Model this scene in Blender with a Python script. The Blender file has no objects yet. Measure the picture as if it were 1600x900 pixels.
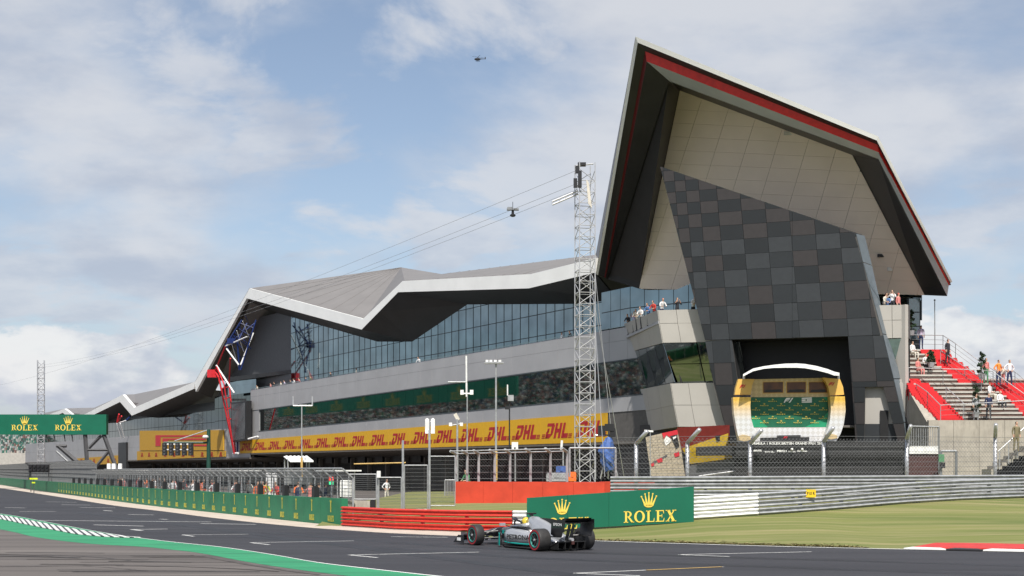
import bpy, bmesh, math, random
from mathutils import Vector, Matrix
from math import radians, sin, cos, pi
random.seed(7)
S = bpy.context.scene
C = S.collection

# ------------------------------------------------------------------ camera
F, CX, HV, CH = 2100.0, 800.0, 735.0, 2.4      # focal length px (1600 wide), centre, horizon row, eye height
cam = bpy.data.cameras.new('camera'); camo = bpy.data.objects.new('camera', cam); C.objects.link(camo)
cam.sensor_width = 36.0; cam.lens = F / 1600 * 36
cam.shift_y = (HV - 450) / 1600
cam.clip_start = 0.5; cam.clip_end = 6000
camo.location = (0, 0, CH); camo.rotation_euler = (radians(90), 0, 0)
S.camera = camo
S.render.resolution_x = 1024; S.render.resolution_y = 576

# ------------------------------------------------------------------ light
SUN = Vector((0.03, -0.62, 0.84)).normalized()
EL = math.asin(SUN.z); AZ = math.atan2(SUN.x, SUN.y)
sun = bpy.data.lights.new('sun', 'SUN'); suno = bpy.data.objects.new('sun', sun); C.objects.link(suno)
sun.energy = 4.4; sun.angle = radians(1.0); sun.color = (1.0, 0.95, 0.87)
suno.rotation_euler = (-SUN).to_track_quat('-Z', 'Y').to_euler()
suno.location = (0, -20, 60)

W = bpy.data.worlds.new('World'); S.world = W; W.use_nodes = True
def build_world():
    nt = W.node_tree; N = nt.nodes; L = nt.links
    N.clear()
    out = N.new('ShaderNodeOutputWorld'); bg = N.new('ShaderNodeBackground')
    bg.inputs[1].default_value = 0.125
    L.new(bg.outputs[0], out.inputs[0])
    sky = N.new('ShaderNodeTexSky'); sky.sky_type = 'NISHITA'; sky.sun_disc = False
    sky.sun_elevation = EL; sky.sun_rotation = AZ; sky.air_density = 1.0; sky.dust_density = 1.3; sky.ozone_density = 1.3
    tc = N.new('ShaderNodeTexCoord')
    sep = N.new('ShaderNodeSeparateXYZ'); L.new(tc.outputs['Generated'], sep.inputs[0])
    def math_(op, a, b=None, clamp=False):
        m = N.new('ShaderNodeMath'); m.operation = op; m.use_clamp = clamp
        for i, s in enumerate((a, b)):
            if s is None: continue
            if isinstance(s, (int, float)): m.inputs[i].default_value = s
            else: L.new(s, m.inputs[i])
        return m.outputs[0]
    def noise(vec, scale, detail, rough=0.55, dist=0.0):
        n = N.new('ShaderNodeTexNoise'); n.inputs['Scale'].default_value = scale; n.inputs['Detail'].default_value = detail
        n.inputs['Roughness'].default_value = rough; n.inputs['Distortion'].default_value = dist
        L.new(vec, n.inputs['Vector']); return n.outputs[0]
    def ramp(fac, a, b):
        m = N.new('ShaderNodeMapRange'); m.interpolation_type = 'SMOOTHSTEP'
        m.inputs[1].default_value = a; m.inputs[2].default_value = b
        L.new(fac, m.inputs[0]); return m.outputs[0]
    zc = math_('ADD', math_('MAXIMUM', sep.outputs[2], 0.0), 0.22)
    cv = N.new('ShaderNodeCombineXYZ')
    L.new(math_('DIVIDE', sep.outputs[0], zc), cv.inputs[0]); L.new(math_('DIVIDE', sep.outputs[1], zc), cv.inputs[1])
    cv.inputs[2].default_value = 7.81
    broad = math_('MAXIMUM', ramp(noise(cv.outputs[0], 1.15, 8, 0.55, 0.2), 0.42, 0.60), math_('MULTIPLY', ramp(noise(cv.outputs[0], 2.7, 8, 0.56, 0.3), 0.47, 0.60), 0.9))
    fine = ramp(noise(cv.outputs[0], 3.4, 7, 0.55), 0.33, 0.64)
    # heaps of cumulus low over the horizon: same directions, other noise
    mp = N.new('ShaderNodeMapping'); mp.inputs['Scale'].default_value = (1, 1, 2.0); mp.inputs['Location'].default_value = (1.3, 0.4, 0.2)
    L.new(tc.outputs['Generated'], mp.inputs[0])
    heap_n = noise(mp.outputs[0], 5.0, 10, 0.60, 0.1)
    low = math_('SUBTRACT', 1.0, ramp(sep.outputs[2], 0.03, 0.29))
    thr = math_('ADD', heap_n, math_('MULTIPLY', math_('SUBTRACT', low, 1.0), 0.35))
    heap = ramp(thr, 0.485, 0.53)
    # colours
    hsv = N.new('ShaderNodeHueSaturation'); hsv.inputs['Saturation'].default_value = 0.86; hsv.inputs['Value'].default_value = 0.88
    L.new(sky.outputs[0], hsv.inputs['Color'])
    def mix(f, a, b):
        m = N.new('ShaderNodeMix'); m.data_type = 'RGBA'
        if isinstance(f, (int, float)): m.inputs[0].default_value = f
        else: L.new(f, m.inputs[0])
        for i, s in ((6, a), (7, b)):
            if isinstance(s, tuple): m.inputs[i].default_value = s
            else: L.new(s, m.inputs[i])
        return m.outputs[2]
    grey = mix(fine, (3.05, 3.4, 4.1, 1), (4.6, 4.7, 4.95, 1))
    c1 = mix(math_('MULTIPLY', broad, 0.86), hsv.outputs[0], grey)
    hz = math_('MULTIPLY', math_('SUBTRACT', 1.0, ramp(sep.outputs[2], 0.0, 0.22)), 0.45)
    c2 = mix(hz, c1, (3.1, 3.5, 4.3, 1))
    heapc = mix(ramp(noise(mp.outputs[0], 15.0, 5), 0.35, 0.62), (3.4, 3.65, 4.3, 1), (5.9, 5.85, 5.8, 1))
    c3 = mix(math_('MULTIPLY', heap, 0.8), c2, heapc)
    L.new(c3, bg.inputs[0])
build_world()
S.view_settings.view_transform = 'Standard'; S.view_settings.look = 'None'
S.view_settings.exposure = 0.3; S.view_settings.gamma = 1.0; S.view_settings.use_curve_mapping = False
S.render.engine = 'CYCLES'
S.cycles.max_bounces = 6; S.cycles.transparent_max_bounces = 12

# ------------------------------------------------------------------ projection helpers
def P(u, v, y):  return Vector(((u - CX) / F * y, y, CH + (HV - v) / F * y))
def G(u, v, z=0.0):
    y = F * (CH - z) / (v - HV); return Vector(((u - CX) / F * y, y, z))
NB = Vector((-0.850, -0.526, 0)).normalized()      # facade normal, towards the track
DB = Vector((-0.526, 0.850, 0)).normalized()       # along the facade, away from the camera
OB = Vector((8.1, 113.8, 0))
CB = NB.dot(OB)
def FB(u, v, o=0.0):
    k = (u - CX) / F; y = (CB + o) / (NB.x * k + NB.y); return P(u, v, y)
def BL(s, o, z): return OB + DB * s + NB * o + Vector((0, 0, z))
def plane_ray(u, v, p0, n):
    d = Vector(((u - CX) / F, 1.0, (HV - v) / F)); o = Vector((0, 0, CH))
    return o + d * ((p0 - o).dot(n) / d.dot(n))
def lerp(a, b, t): return a + (b - a) * t
def interp(pts, x):
    if x <= pts[0][0]: return pts[0][1]
    for (a, va), (b, vb) in zip(pts, pts[1:]):
        if x <= b: return va + (vb - va) * (x - a) / (b - a)
    return pts[-1][1]

# ------------------------------------------------------------------ materials
M = {}
def mat(name, col, rough=0.6, metal=0.0, var=0.12, scale=3.0, bump=0.0, bscale=40.0, spec=0.5, stretch=(1, 1, 1), coat=0.0, alpha_col2=None, rot=0.0, ior=None):
    m = bpy.data.materials.new(name); m.use_nodes = True
    nt = m.node_tree; N = nt.nodes; L = nt.links; b = N['Principled BSDF']
    b.inputs['Roughness'].default_value = rough; b.inputs['Metallic'].default_value = metal
    b.inputs['Specular IOR Level'].default_value = spec
    b.inputs['Coat Weight'].default_value = coat
    if ior: b.inputs['IOR'].default_value = ior
    tc = N.new('ShaderNodeTexCoord'); mp = N.new('ShaderNodeMapping'); mp.inputs['Scale'].default_value = stretch
    mp.inputs['Rotation'].default_value = (0, 0, rot)
    L.new(tc.outputs['Object'], mp.inputs[0])
    n = N.new('ShaderNodeTexNoise'); n.inputs['Scale'].default_value = scale; n.inputs['Detail'].default_value = 6
    L.new(mp.outputs[0], n.inputs['Vector'])
    mx = N.new('ShaderNodeMix'); mx.data_type = 'RGBA'
    c2 = alpha_col2 or tuple(c * (1 + var) for c in col); c1 = col if alpha_col2 else tuple(c * (1 - var) for c in col)
    mx.inputs[6].default_value = (*c1, 1); mx.inputs[7].default_value = (*c2, 1)
    cr = N.new('ShaderNodeMapRange'); cr.inputs[1].default_value = 0.32; cr.inputs[2].default_value = 0.68
    L.new(n.outputs[0], cr.inputs[0]); L.new(cr.outputs[0], mx.inputs[0]); L.new(mx.outputs[2], b.inputs['Base Color'])
    if bump:
        n2 = N.new('ShaderNodeTexNoise'); n2.inputs['Scale'].default_value = bscale; n2.inputs['Detail'].default_value = 4
        L.new(mp.outputs[0], n2.inputs['Vector'])
        bp = N.new('ShaderNodeBump'); bp.inputs['Strength'].default_value = bump; bp.inputs['Distance'].default_value = 0.05
        L.new(n2.outputs[0], bp.inputs['Height']); L.new(bp.outputs[0], b.inputs['Normal'])
    M[name] = m; return m
def two_noise(name, cols, s1, st1, s2, st2, rough, rot=0.0, bump=0.0, bscale=30):
    """ground material: colour a/b by large noise, then c by a second, finer noise"""
    m = mat(name, cols[0], rough, scale=s1, stretch=st1, alpha_col2=cols[1], rot=rot, bump=bump, bscale=bscale)
    nt = m.node_tree; N = nt.nodes; L = nt.links; b = N['Principled BSDF']
    src = b.inputs['Base Color'].links[0].from_socket
    tc = N.new('ShaderNodeTexCoord'); mp = N.new('ShaderNodeMapping'); mp.inputs['Scale'].default_value = st2; mp.inputs['Rotation'].default_value = (0, 0, rot)
    n = N.new('ShaderNodeTexNoise'); n.inputs['Scale'].default_value = s2; n.inputs['Detail'].default_value = 8; n.inputs['Roughness'].default_value = 0.65
    L.new(tc.outputs['Object'], mp.inputs[0]); L.new(mp.outputs[0], n.inputs['Vector'])
    cr = N.new('ShaderNodeMapRange'); cr.inputs[1].default_value = 0.45; cr.inputs[2].default_value = 0.72
    L.new(n.outputs[0], cr.inputs[0])
    mx = N.new('ShaderNodeMix'); mx.data_type = 'RGBA'; L.new(cr.outputs[0], mx.inputs[0]); L.new(src, mx.inputs[6]); mx.inputs[7].default_value = (*cols[2], 1)
    L.new(mx.outputs[2], b.inputs['Base Color'])
    return m
def island_mat(name, cols, rough=0.8):
    m = bpy.data.materials.new(name); m.use_nodes = True; nt = m.node_tree; N = nt.nodes; L = nt.links; b = N['Principled BSDF']
    b.inputs['Roughness'].default_value = rough
    g = N.new('ShaderNodeNewGeometry'); r = N.new('ShaderNodeValToRGB'); r.color_ramp.interpolation = 'CONSTANT'
    e = r.color_ramp.elements
    while len(e) < len(cols): e.new(0.5)
    for i, c in enumerate(cols): e[i].position = i / len(cols); e[i].color = (*c, 1)
    L.new(g.outputs['Random Per Island'], r.inputs[0]); L.new(r.outputs[0], b.inputs['Base Color'])
    M[name] = m; return m
ROT = math.atan2(DB.y, DB.x)
two_noise('asphalt_track', ((0.028, 0.028, 0.034), (0.043, 0.043, 0.050), (0.019, 0.019, 0.023)), 0.12, (0.12, 1.8, 1), 0.45, (0.035, 1.6, 1), 0.78, rot=-ROT, bump=0.25, bscale=60)
two_noise('asphalt_runoff', ((0.085, 0.074, 0.068), (0.165, 0.146, 0.134), (0.052, 0.046, 0.044)), 0.35, (0.12, 1.3, 1), 0.9, (0.06, 1.8, 1), 0.85, rot=radians(12), bump=0.3, bscale=40)
two_noise('grass', ((0.100, 0.132, 0.026), (0.190, 0.196, 0.056), (0.285, 0.245, 0.115)), 0.42, (0.18, 1.5, 1), 0.8, (0.13, 2.2, 1), 0.95, bump=0.22, bscale=26)
two_noise('concrete_strip', ((0.48, 0.41, 0.34), (0.58, 0.50, 0.42), (0.40, 0.33, 0.28)), 0.5, (1, 1, 1), 2.0, (1, 1, 1), 0.9)
two_noise('field', ((0.07, 0.085, 0.03), (0.11, 0.11, 0.05), (0.10, 0.10, 0.09)), 0.02, (1, 1, 1), 0.08, (1, 1, 1), 0.95)
two_noise('concrete', ((0.36, 0.33, 0.28), (0.44, 0.40, 0.34), (0.30, 0.27, 0.23)), 0.8, (1, 1, 1.8), 4, (1, 1, .3), 0.9, bump=0.2)
two_noise('green_paint_ground', ((0.022, 0.235, 0.105), (0.030, 0.285, 0.128), (0.018, 0.15, 0.075)), 0.6, (1, 1, 1), 1.2, (0.2, 1.5, 1), 0.75, bump=0.15)
mat('white_paint', (0.80, 0.80, 0.78), 0.6, var=0.06); mat('white_paint_worn', (0.62, 0.62, 0.60), 0.7, var=0.22, scale=6)
mat('black_paint', (0.022, 0.022, 0.025), 0.5, var=0.2); mat('red_kerb', (0.55, 0.035, 0.03), 0.6, var=0.12, scale=2)
mat('yellow_line', (0.55, 0.36, 0.12), 0.7)
mat('red_armco', (0.52, 0.038, 0.024), 0.45, var=0.10, scale=5); mat('white_armco', (0.82, 0.82, 0.82), 0.45, var=0.05)
mat('galvanised', (0.36, 0.37, 0.38), 0.55, metal=0.3, var=0.18, scale=4); mat('galvanised_dark', (0.22, 0.23, 0.24), 0.5, metal=0.4, var=0.2)
mat('aluminium', (0.58, 0.58, 0.59), 0.38, metal=0.6, var=0.1)
mat('mast_grey', (0.52, 0.52, 0.53), 0.45, metal=0.4, var=0.1)
mat('cable_grey', (0.30, 0.31, 0.33), 0.6)
mat('wire', (0.17, 0.175, 0.18), 0.6, metal=0.2)
mat('orange_block', (0.60, 0.058, 0.026), 0.65, var=0.10, scale=1.6, bump=0.1, bscale=8)
mat('rolex_green', (0.004, 0.125, 0.070), 0.45, var=0.07, scale=0.8); mat('gold_yellow', (0.83, 0.62, 0.10), 0.5, var=0.05)
mat('banner_green_backlit', (0.006, 0.30, 0.16), 0.5, var=0.05); mat('wall_green', (0.018, 0.165, 0.078), 0.6, var=0.14, scale=1.2); mat('dull_gold', (0.50, 0.45, 0.06), 0.6, var=0.12)  # stand fascia green is brightened in its colour for sun shining through it
mat('cladding_grey', (0.37, 0.37, 0.38), 0.5, metal=0.1, var=0.06, scale=0.4); mat('cladding_light', (0.43, 0.41, 0.375), 0.5, var=0.05, scale=0.5)
mat('beige_panel', (0.86, 0.745, 0.635), 0.5, var=0.04, scale=0.5); mat('joint', (0.10, 0.095, 0.09), 0.8)
mat('fascia_white', (0.86, 0.86, 0.84), 0.45, var=0.04, scale=0.5); mat('roof_grey', (0.185, 0.175, 0.170), 0.55, var=0.06, scale=0.5, stretch=(1, 1, 1))
mat('soffit_black', (0.022, 0.022, 0.023), 0.45, var=0.15, scale=0.6); mat('soffit_red', (0.55, 0.022, 0.018), 0.4); mat('soffit_darkred', (0.13, 0.012, 0.012), 0.4)
mat('soffit_brown', (0.075, 0.065, 0.060), 0.5, var=0.1); mat('hood_grey', (0.48, 0.52, 0.57), 0.35, var=0.06, scale=0.7)
mat('tower_dark', (0.010, 0.0125, 0.0145), 0.5, var=0.10, scale=0.6); mat('tower_brown', (0.031, 0.027, 0.027), 0.5, var=0.08); mat('tower_grey', (0.029, 0.033, 0.037), 0.5, var=0.08)
mat('tower_slate', (0.016, 0.0195, 0.0225), 0.5, var=0.08); mat('tower_return', (0.13, 0.155, 0.175), 0.35, var=0.08)
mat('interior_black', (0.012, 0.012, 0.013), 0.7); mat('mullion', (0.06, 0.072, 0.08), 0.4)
mat('glass_upper', (0.225, 0.29, 0.315), 0.05, metal=1.0, var=0.22, scale=0.35); mat('glass_lower', (0.26, 0.30, 0.29), 0.03, metal=1.0, var=0.08, scale=0.3)
mat('glass_dark', (0.10, 0.125, 0.125), 0.05, metal=1.0, var=0.2, scale=0.3)
mat('glass_pale', (0.10, 0.16, 0.17), 0.08, spec=1.0, ior=1.7)
mat('dhl_yellow', (0.66, 0.37, 0.014), 0.5, var=0.04); mat('dhl_red', (0.40, 0.018, 0.022), 0.5); mat('amber', (0.52, 0.29, 0.025), 0.55, var=0.06)
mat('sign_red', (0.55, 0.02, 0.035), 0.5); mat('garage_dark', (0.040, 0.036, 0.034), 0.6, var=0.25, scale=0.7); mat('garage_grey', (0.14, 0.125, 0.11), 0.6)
mat('steel_red', (0.62, 0.03, 0.04), 0.4); mat('steel_blue', (0.012, 0.028, 0.13), 0.4); mat('steel_white', (0.8, 0.8, 0.8), 0.4); mat('steel_grey', (0.09, 0.09, 0.095), 0.5)
mat('black_plastic', (0.018, 0.018, 0.02), 0.4); mat('dark_red_panel', (0.06, 0.02, 0.018), 0.6)
mat('green_pole', (0.012, 0.06, 0.042), 0.45); mat('tarpaulin', (0.05, 0.115, 0.34), 0.55, var=0.3, scale=6); mat('screen', (0.07, 0.072, 0.078), 0.25, var=0.35, scale=0.7)
mat('podium_gold', (0.68, 0.42, 0.10), 0.4, var=0.05); mat('podium_tan', (0.55, 0.42, 0.22), 0.5, var=0.06); mat('podium_silver', (0.72, 0.73, 0.74), 0.35, metal=0.2, var=0.06)
mat('backdrop_green', (0.006, 0.115, 0.058), 0.5, var=0.1); mat('backdrop_lime', (0.012, 0.27, 0.13), 0.5); mat('screen_brown', (0.10, 0.035, 0.008), 0.3, var=0.4, scale=1.5)
mat('stage_black', (0.020, 0.020, 0.021), 0.5, var=0.2); mat('stair_red', (0.58, 0.016, 0.022), 0.7, var=0.1); mat('tread_grey', (0.44, 0.42, 0.38), 0.8, var=0.1, scale=2); mat('riser_brown', (0.12, 0.075, 0.06), 0.8, var=0.2)
mat('hoarding_yellow', (0.50, 0.33, 0.02), 0.5); mat('panel_yellow', (0.75, 0.50, 0.015), 0.5); mat('panel_red', (0.16, 0.014, 0.010), 0.5); mat('panel_beige', (0.42, 0.36, 0.27), 0.6)
mat('leaf_dark', (0.022, 0.050, 0.018), 0.8, var=0.5, scale=5); mat('bark', (0.08, 0.055, 0.035), 0.9)
mat('tyre', (0.026, 0.025, 0.025), 0.62, var=0.2, scale=9); mat('tyre_red', (0.34, 0.014, 0.022), 0.6); mat('rim_teal', (0.04, 0.24, 0.21), 0.4); mat('rim_dark', (0.018, 0.018, 0.02), 0.35)
mat('car_silver', (0.46, 0.47, 0.49), 0.28, metal=0.5, var=0.06, scale=3, coat=0.3); mat('car_black', (0.010, 0.010, 0.012), 0.28, coat=0.4); mat('car_teal', (0.0, 0.32, 0.28), 0.35)
mat('carbon', (0.020, 0.020, 0.021), 0.4); mat('white_plastic', (0.78, 0.78, 0.76), 0.45); mat('print_black', (0.012, 0.012, 0.012), 0.5); mat('helmet_yellow', (0.72, 0.55, 0.06), 0.3)
mat('orange_hivis', (0.80, 0.16, 0.02), 0.8); mat('skin', (0.50, 0.30, 0.21), 0.6); mat('hair_brown', (0.06, 0.035, 0.02), 0.8); mat('shirt_white', (0.75, 0.75, 0.76), 0.8); mat('cloth_dark', (0.025, 0.027, 0.035), 0.85)
mat('cloth_blue', (0.10, 0.20, 0.42), 0.85); mat('cloth_pink', (0.62, 0.22, 0.20), 0.85); mat('cloth_lilac', (0.48, 0.42, 0.55), 0.85); mat('cloth_orange', (0.85, 0.25, 0.04), 0.85); mat('cloth_khaki', (0.20, 0.17, 0.10), 0.85); mat('cloth_red', (0.50, 0.05, 0.04), 0.85)
mat('cloth_cream', (0.62, 0.58, 0.5), 0.85); mat('cloth_green', (0.08, 0.25, 0.12), 0.85); mat('cloth_navy', (0.02, 0.03, 0.09), 0.85); mat('hivis_yellow', (0.62, 0.75, 0.02), 0.6)
island_mat('crowd', [(.62, .62, .60), (.05, .05, .06), (.22, .05, .05), (.03, .04, .05), (.05, .08, .15), (.30, .20, .15), (.03, .16, .10), (.50, .50, .50), (.04, .07, .06), (.16, .17, .18), (.32, .18, .15), (.02, .03, .03)])
island_mat('crowd_green', [(.36, .37, .36), (.03, .11, .09), (.04, .14, .11), (.22, .24, .23), (.03, .08, .07), (.16, .09, .08), (.05, .14, .12), (.20, .25, .24), (.06, .07, .07), (.28, .28, .28)])
def emit(name, col, st):
    m = bpy.data.materials.new(name); m.use_nodes = True; b = m.node_tree.nodes['Principled BSDF']
    b.inputs['Base Color'].default_value = (*col, 1); b.inputs['Emission Color'].default_value = (*col, 1); b.inputs['Emission Strength'].default_value = st; M[name] = m
emit('lamp_red', (0.9, 0.05, 0.03), 1.2); emit('lamp_green', (0.03, 0.7, 0.25), 0.9)
# gold fading to silver down the podium side panels (printed vinyl)
def podium_print(name, z0, z1, lo, hi):
    m = mat(name, hi, 0.33, metal=0.15, var=0.05); nt = m.node_tree; N = nt.nodes; L = nt.links; b = N['Principled BSDF']
    g = N.new('ShaderNodeNewGeometry'); s = N.new('ShaderNodeSeparateXYZ'); L.new(g.outputs['Position'], s.inputs[0])
    r = N.new('ShaderNodeMapRange'); r.inputs[1].default_value = z0; r.inputs[2].default_value = z1; L.new(s.outputs[2], r.inputs[0])
    ck = N.new('ShaderNodeTexChecker'); ck.inputs['Scale'].default_value = 4.2; tc = N.new('ShaderNodeTexCoord'); mp = N.new('ShaderNodeMapping'); mp.inputs['Rotation'].default_value = (0, radians(45), 0)
    L.new(tc.outputs['Object'], mp.inputs[0]); L.new(mp.outputs[0], ck.inputs[0])
    ck.inputs[1].default_value = (1, 1, 1, 1); ck.inputs[2].default_value = (.86, .84, .80, 1)
    x = N.new('ShaderNodeMix'); x.data_type = 'RGBA'; L.new(r.outputs[0], x.inputs[0]); x.inputs[6].default_value = (*lo, 1); x.inputs[7].default_value = (*hi, 1)
    y = N.new('ShaderNodeMix'); y.data_type = 'RGBA'; y.blend_type = 'MULTIPLY'; y.inputs[0].default_value = 1.0; L.new(x.outputs[2], y.inputs[6]); L.new(ck.outputs[0], y.inputs[7])
    L.new(y.outputs[2], b.inputs['Base Color'])
podium_print('podium_fade', 5.7, 7.0, (0.70, 0.71, 0.72), (0.80, 0.50, 0.09)); podium_print('podium_check', 20, 21, (0.60, 0.46, 0.24), (0.6, 0.46, 0.24)); podium_print('podium_white', 20, 21, (0.74, 0.74, 0.75), (0.7, .7, .7))

# ------------------------------------------------------------------ mesh helpers
class MB:
    def __init__(s): s.v = []; s.f = []; s.m = []; s.mats = []
    def mi(s, m):
        if m is None: return 0
        if m not in s.mats: s.mats.append(m)
        return s.mats.index(m)
    def poly(s, pts, m=None):
        b = len(s.v); s.v += [Vector(p) for p in pts]; s.f.append(list(range(b, b + len(pts)))); s.m.append(s.mi(m))
    def prism(s, pts, ext, m=None):
        """closed solid: polygon swept by vector ext"""
        pts = [Vector(p) for p in pts]; ext = Vector(ext); n = len(pts)
        nn = Vector((0, 0, 0))
        for i in range(n): nn += (pts[i] - pts[0]).cross(pts[(i + 1) % n] - pts[0])
        if nn.dot(ext) > 0: pts = pts[::-1]
        b = len(s.v); s.v += pts + [p + ext for p in pts]; k = s.mi(m)
        s.f.append(list(range(b, b + n))); s.f.append(list(range(b + 2 * n - 1, b + n - 1, -1)))
        for i in range(n):
            j = (i + 1) % n; s.f.append([b + j, b + i, b + n + i, b + n + j])
        s.m += [k] * (n + 2); return s
    def box(s, c, sz, m=None, rz=0.0):
        c = Vector(c); hx, hy, hz = sz[0] / 2, sz[1] / 2, sz[2] / 2; ca, sa = cos(rz), sin(rz)
        base = [c + Vector((x * ca - y * sa, x * sa + y * ca, -hz)) for x, y in ((-hx, -hy), (hx, -hy), (hx, hy), (-hx, hy))]
        return s.prism(base, (0, 0, sz[2]), m)
    def obox(s, o, ax, ay, az, m=None):
        o, ax, ay, az = Vector(o), Vector(ax), Vector(ay), Vector(az)
        return s.prism([o, o + ax, o + ax + ay, o + ay], az, m)
    def tube(s, a, b, r, r2=None, n=6, m=None, caps=True):
        a, b = Vector(a), Vector(b); r2 = r if r2 is None else r2; d = b - a
        if d.length < 1e-6: return s
        d.normalize(); t = Vector((0, 0, 1)) if abs(d.z) < 0.9 else Vector((1, 0, 0)); e = d.cross(t).normalized(); g = d.cross(e)
        k = s.mi(m); i0 = len(s.v)
        for p, q in ((a, r), (b, r2)):
            for i in range(n): an = 2 * pi * i / n; s.v.append(p + e * cos(an) * q + g * sin(an) * q)
        for i in range(n):
            j = (i + 1) % n; s.f.append([i0 + i, i0 + j, i0 + n + j, i0 + n + i]); s.m.append(k)
        if caps: s.f.append(list(range(i0 + n - 1, i0 - 1, -1))); s.f.append(list(range(i0 + n, i0 + 2 * n))); s.m += [k, k]
        return s
    def path(s, pts, r, n=6, m=None):
        for a, b in zip(pts, pts[1:]): s.tube(a, b, r, n=n, m=m)
        return s
    def loft(s, rings, m=None, closed=True, caps=True):
        n = len(rings[0]); i0 = len(s.v); k = s.mi(m)
        for r in rings: s.v += [Vector(p) for p in r]
        for a in range(len(rings) - 1):
            for i in range(n if closed else n - 1):
                j = (i + 1) % n; s.f.append([i0 + a * n + i, i0 + a * n + j, i0 + (a + 1) * n + j, i0 + (a + 1) * n + i]); s.m.append(k)
        if caps and closed:
            s.f.append(list(range(i0 + n - 1, i0 - 1, -1))); e = i0 + (len(rings) - 1) * n; s.f.append(list(range(e, e + n))); s.m += [k, k]
        return s
    def ball(s, c, r, m=None, seg=8, rg=5, sc=(1, 1, 1)):
        c = Vector(c); rings = []
        for a in range(rg + 1):
            t = pi * (a + 0.02) / (rg + 0.04); rings.append([c + Vector((r * sc[0] * sin(t) * cos(2 * pi * i / seg), r * sc[1] * sin(t) * sin(2 * pi * i / seg), r * sc[2] * cos(t))) for i in range(seg)])
        return s.loft(rings, m)
    def mesh(s, name):
        me = bpy.data.meshes.new(name); me.from_pydata([tuple(p) for p in s.v], [], s.f)
        for m in s.mats: me.materials.append(M[m])
        if len(s.mats) > 1: me.polygons.foreach_set('material_index', s.m)
        me.update(); return me
    def build(s, name, m=None, parent=None, smooth=False):
        me = s.mesh(name)
        if not s.mats and m: me.materials.append(M[m])
        if smooth: me.polygons.foreach_set('use_smooth', [True] * len(me.polygons))
        return link(name, me, parent)
def link(name, me, parent=None):
    o = bpy.data.objects.new(name, me); C.objects.link(o)
    if parent:
        o.parent = parent; o.matrix_parent_inverse = parent_world(parent).inverted()
    return o
def parent_world(o):
    m = o.matrix_basis.copy()
    if o.parent: m = parent_world(o.parent) @ o.matrix_parent_inverse @ m
    return m
def tag(o, label, cat, group=None):
    o['label'] = label; o['category'] = cat
    if group: o['group'] = group
    return o
def thing(name, label, cat, loc=(0, 0, 0), group=None, rz=0.0):
    o = bpy.data.objects.new(name, None); C.objects.link(o); o.location = loc; o.rotation_euler = (0, 0, rz)
    o.empty_display_size = 0.2; return tag(o, label, cat, group)
def struct(o): o['kind'] = 'structure'; return o
def stuff(o): o['kind'] = 'stuff'; return o
def copy_tree(o, parent=None):
    c = o.copy(); C.objects.link(c)
    if parent: c.parent = parent
    for ch in list(o.children): copy_tree(ch, c)
    return c
def clip(poly, region):
    """convex clip in 2D (Sutherland-Hodgman); region counter-clockwise or clockwise"""
    def area(p): return sum(p[i][0] * p[(i + 1) % len(p)][1] - p[(i + 1) % len(p)][0] * p[i][1] for i in range(len(p)))
    if area(region) < 0: region = region[::-1]
    out = list(poly)
    for i in range(len(region)):
        a, b = region[i], region[(i + 1) % len(region)]; inp = out; out = []
        def side(p): return (b[0] - a[0]) * (p[1] - a[1]) - (b[1] - a[1]) * (p[0] - a[0])
        for j in range(len(inp)):
            p, q = inp[j], inp[(j + 1) % len(inp)]; sp, sq = side(p), side(q)
            if sp >= 0: out.append(p)
            if (sp >= 0) != (sq >= 0):
                t = sp / (sp - sq); out.append((p[0] + t * (q[0] - p[0]), p[1] + t * (q[1] - p[1])))
        if not out: return []
    if len(out) < 3 or abs(area(out)) < 6: return []
    return out
def shrink(pts, gap):
    c = sum(pts, Vector()) / len(pts)
    out = []
    for p in pts:
        d = (p - c).length; out.append(c + (p - c) * max(0.2, 1 - gap / max(d, 0.05)))
    return out
def panel(name, pts, n, m, parent, th=0.05, gap=0.035):
    """one cladding panel: solid, its face th proud of pts along n"""
    return MB().prism(shrink([Vector(p) for p in pts], gap), Vector(n) * th).build(name, m, parent)

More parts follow.
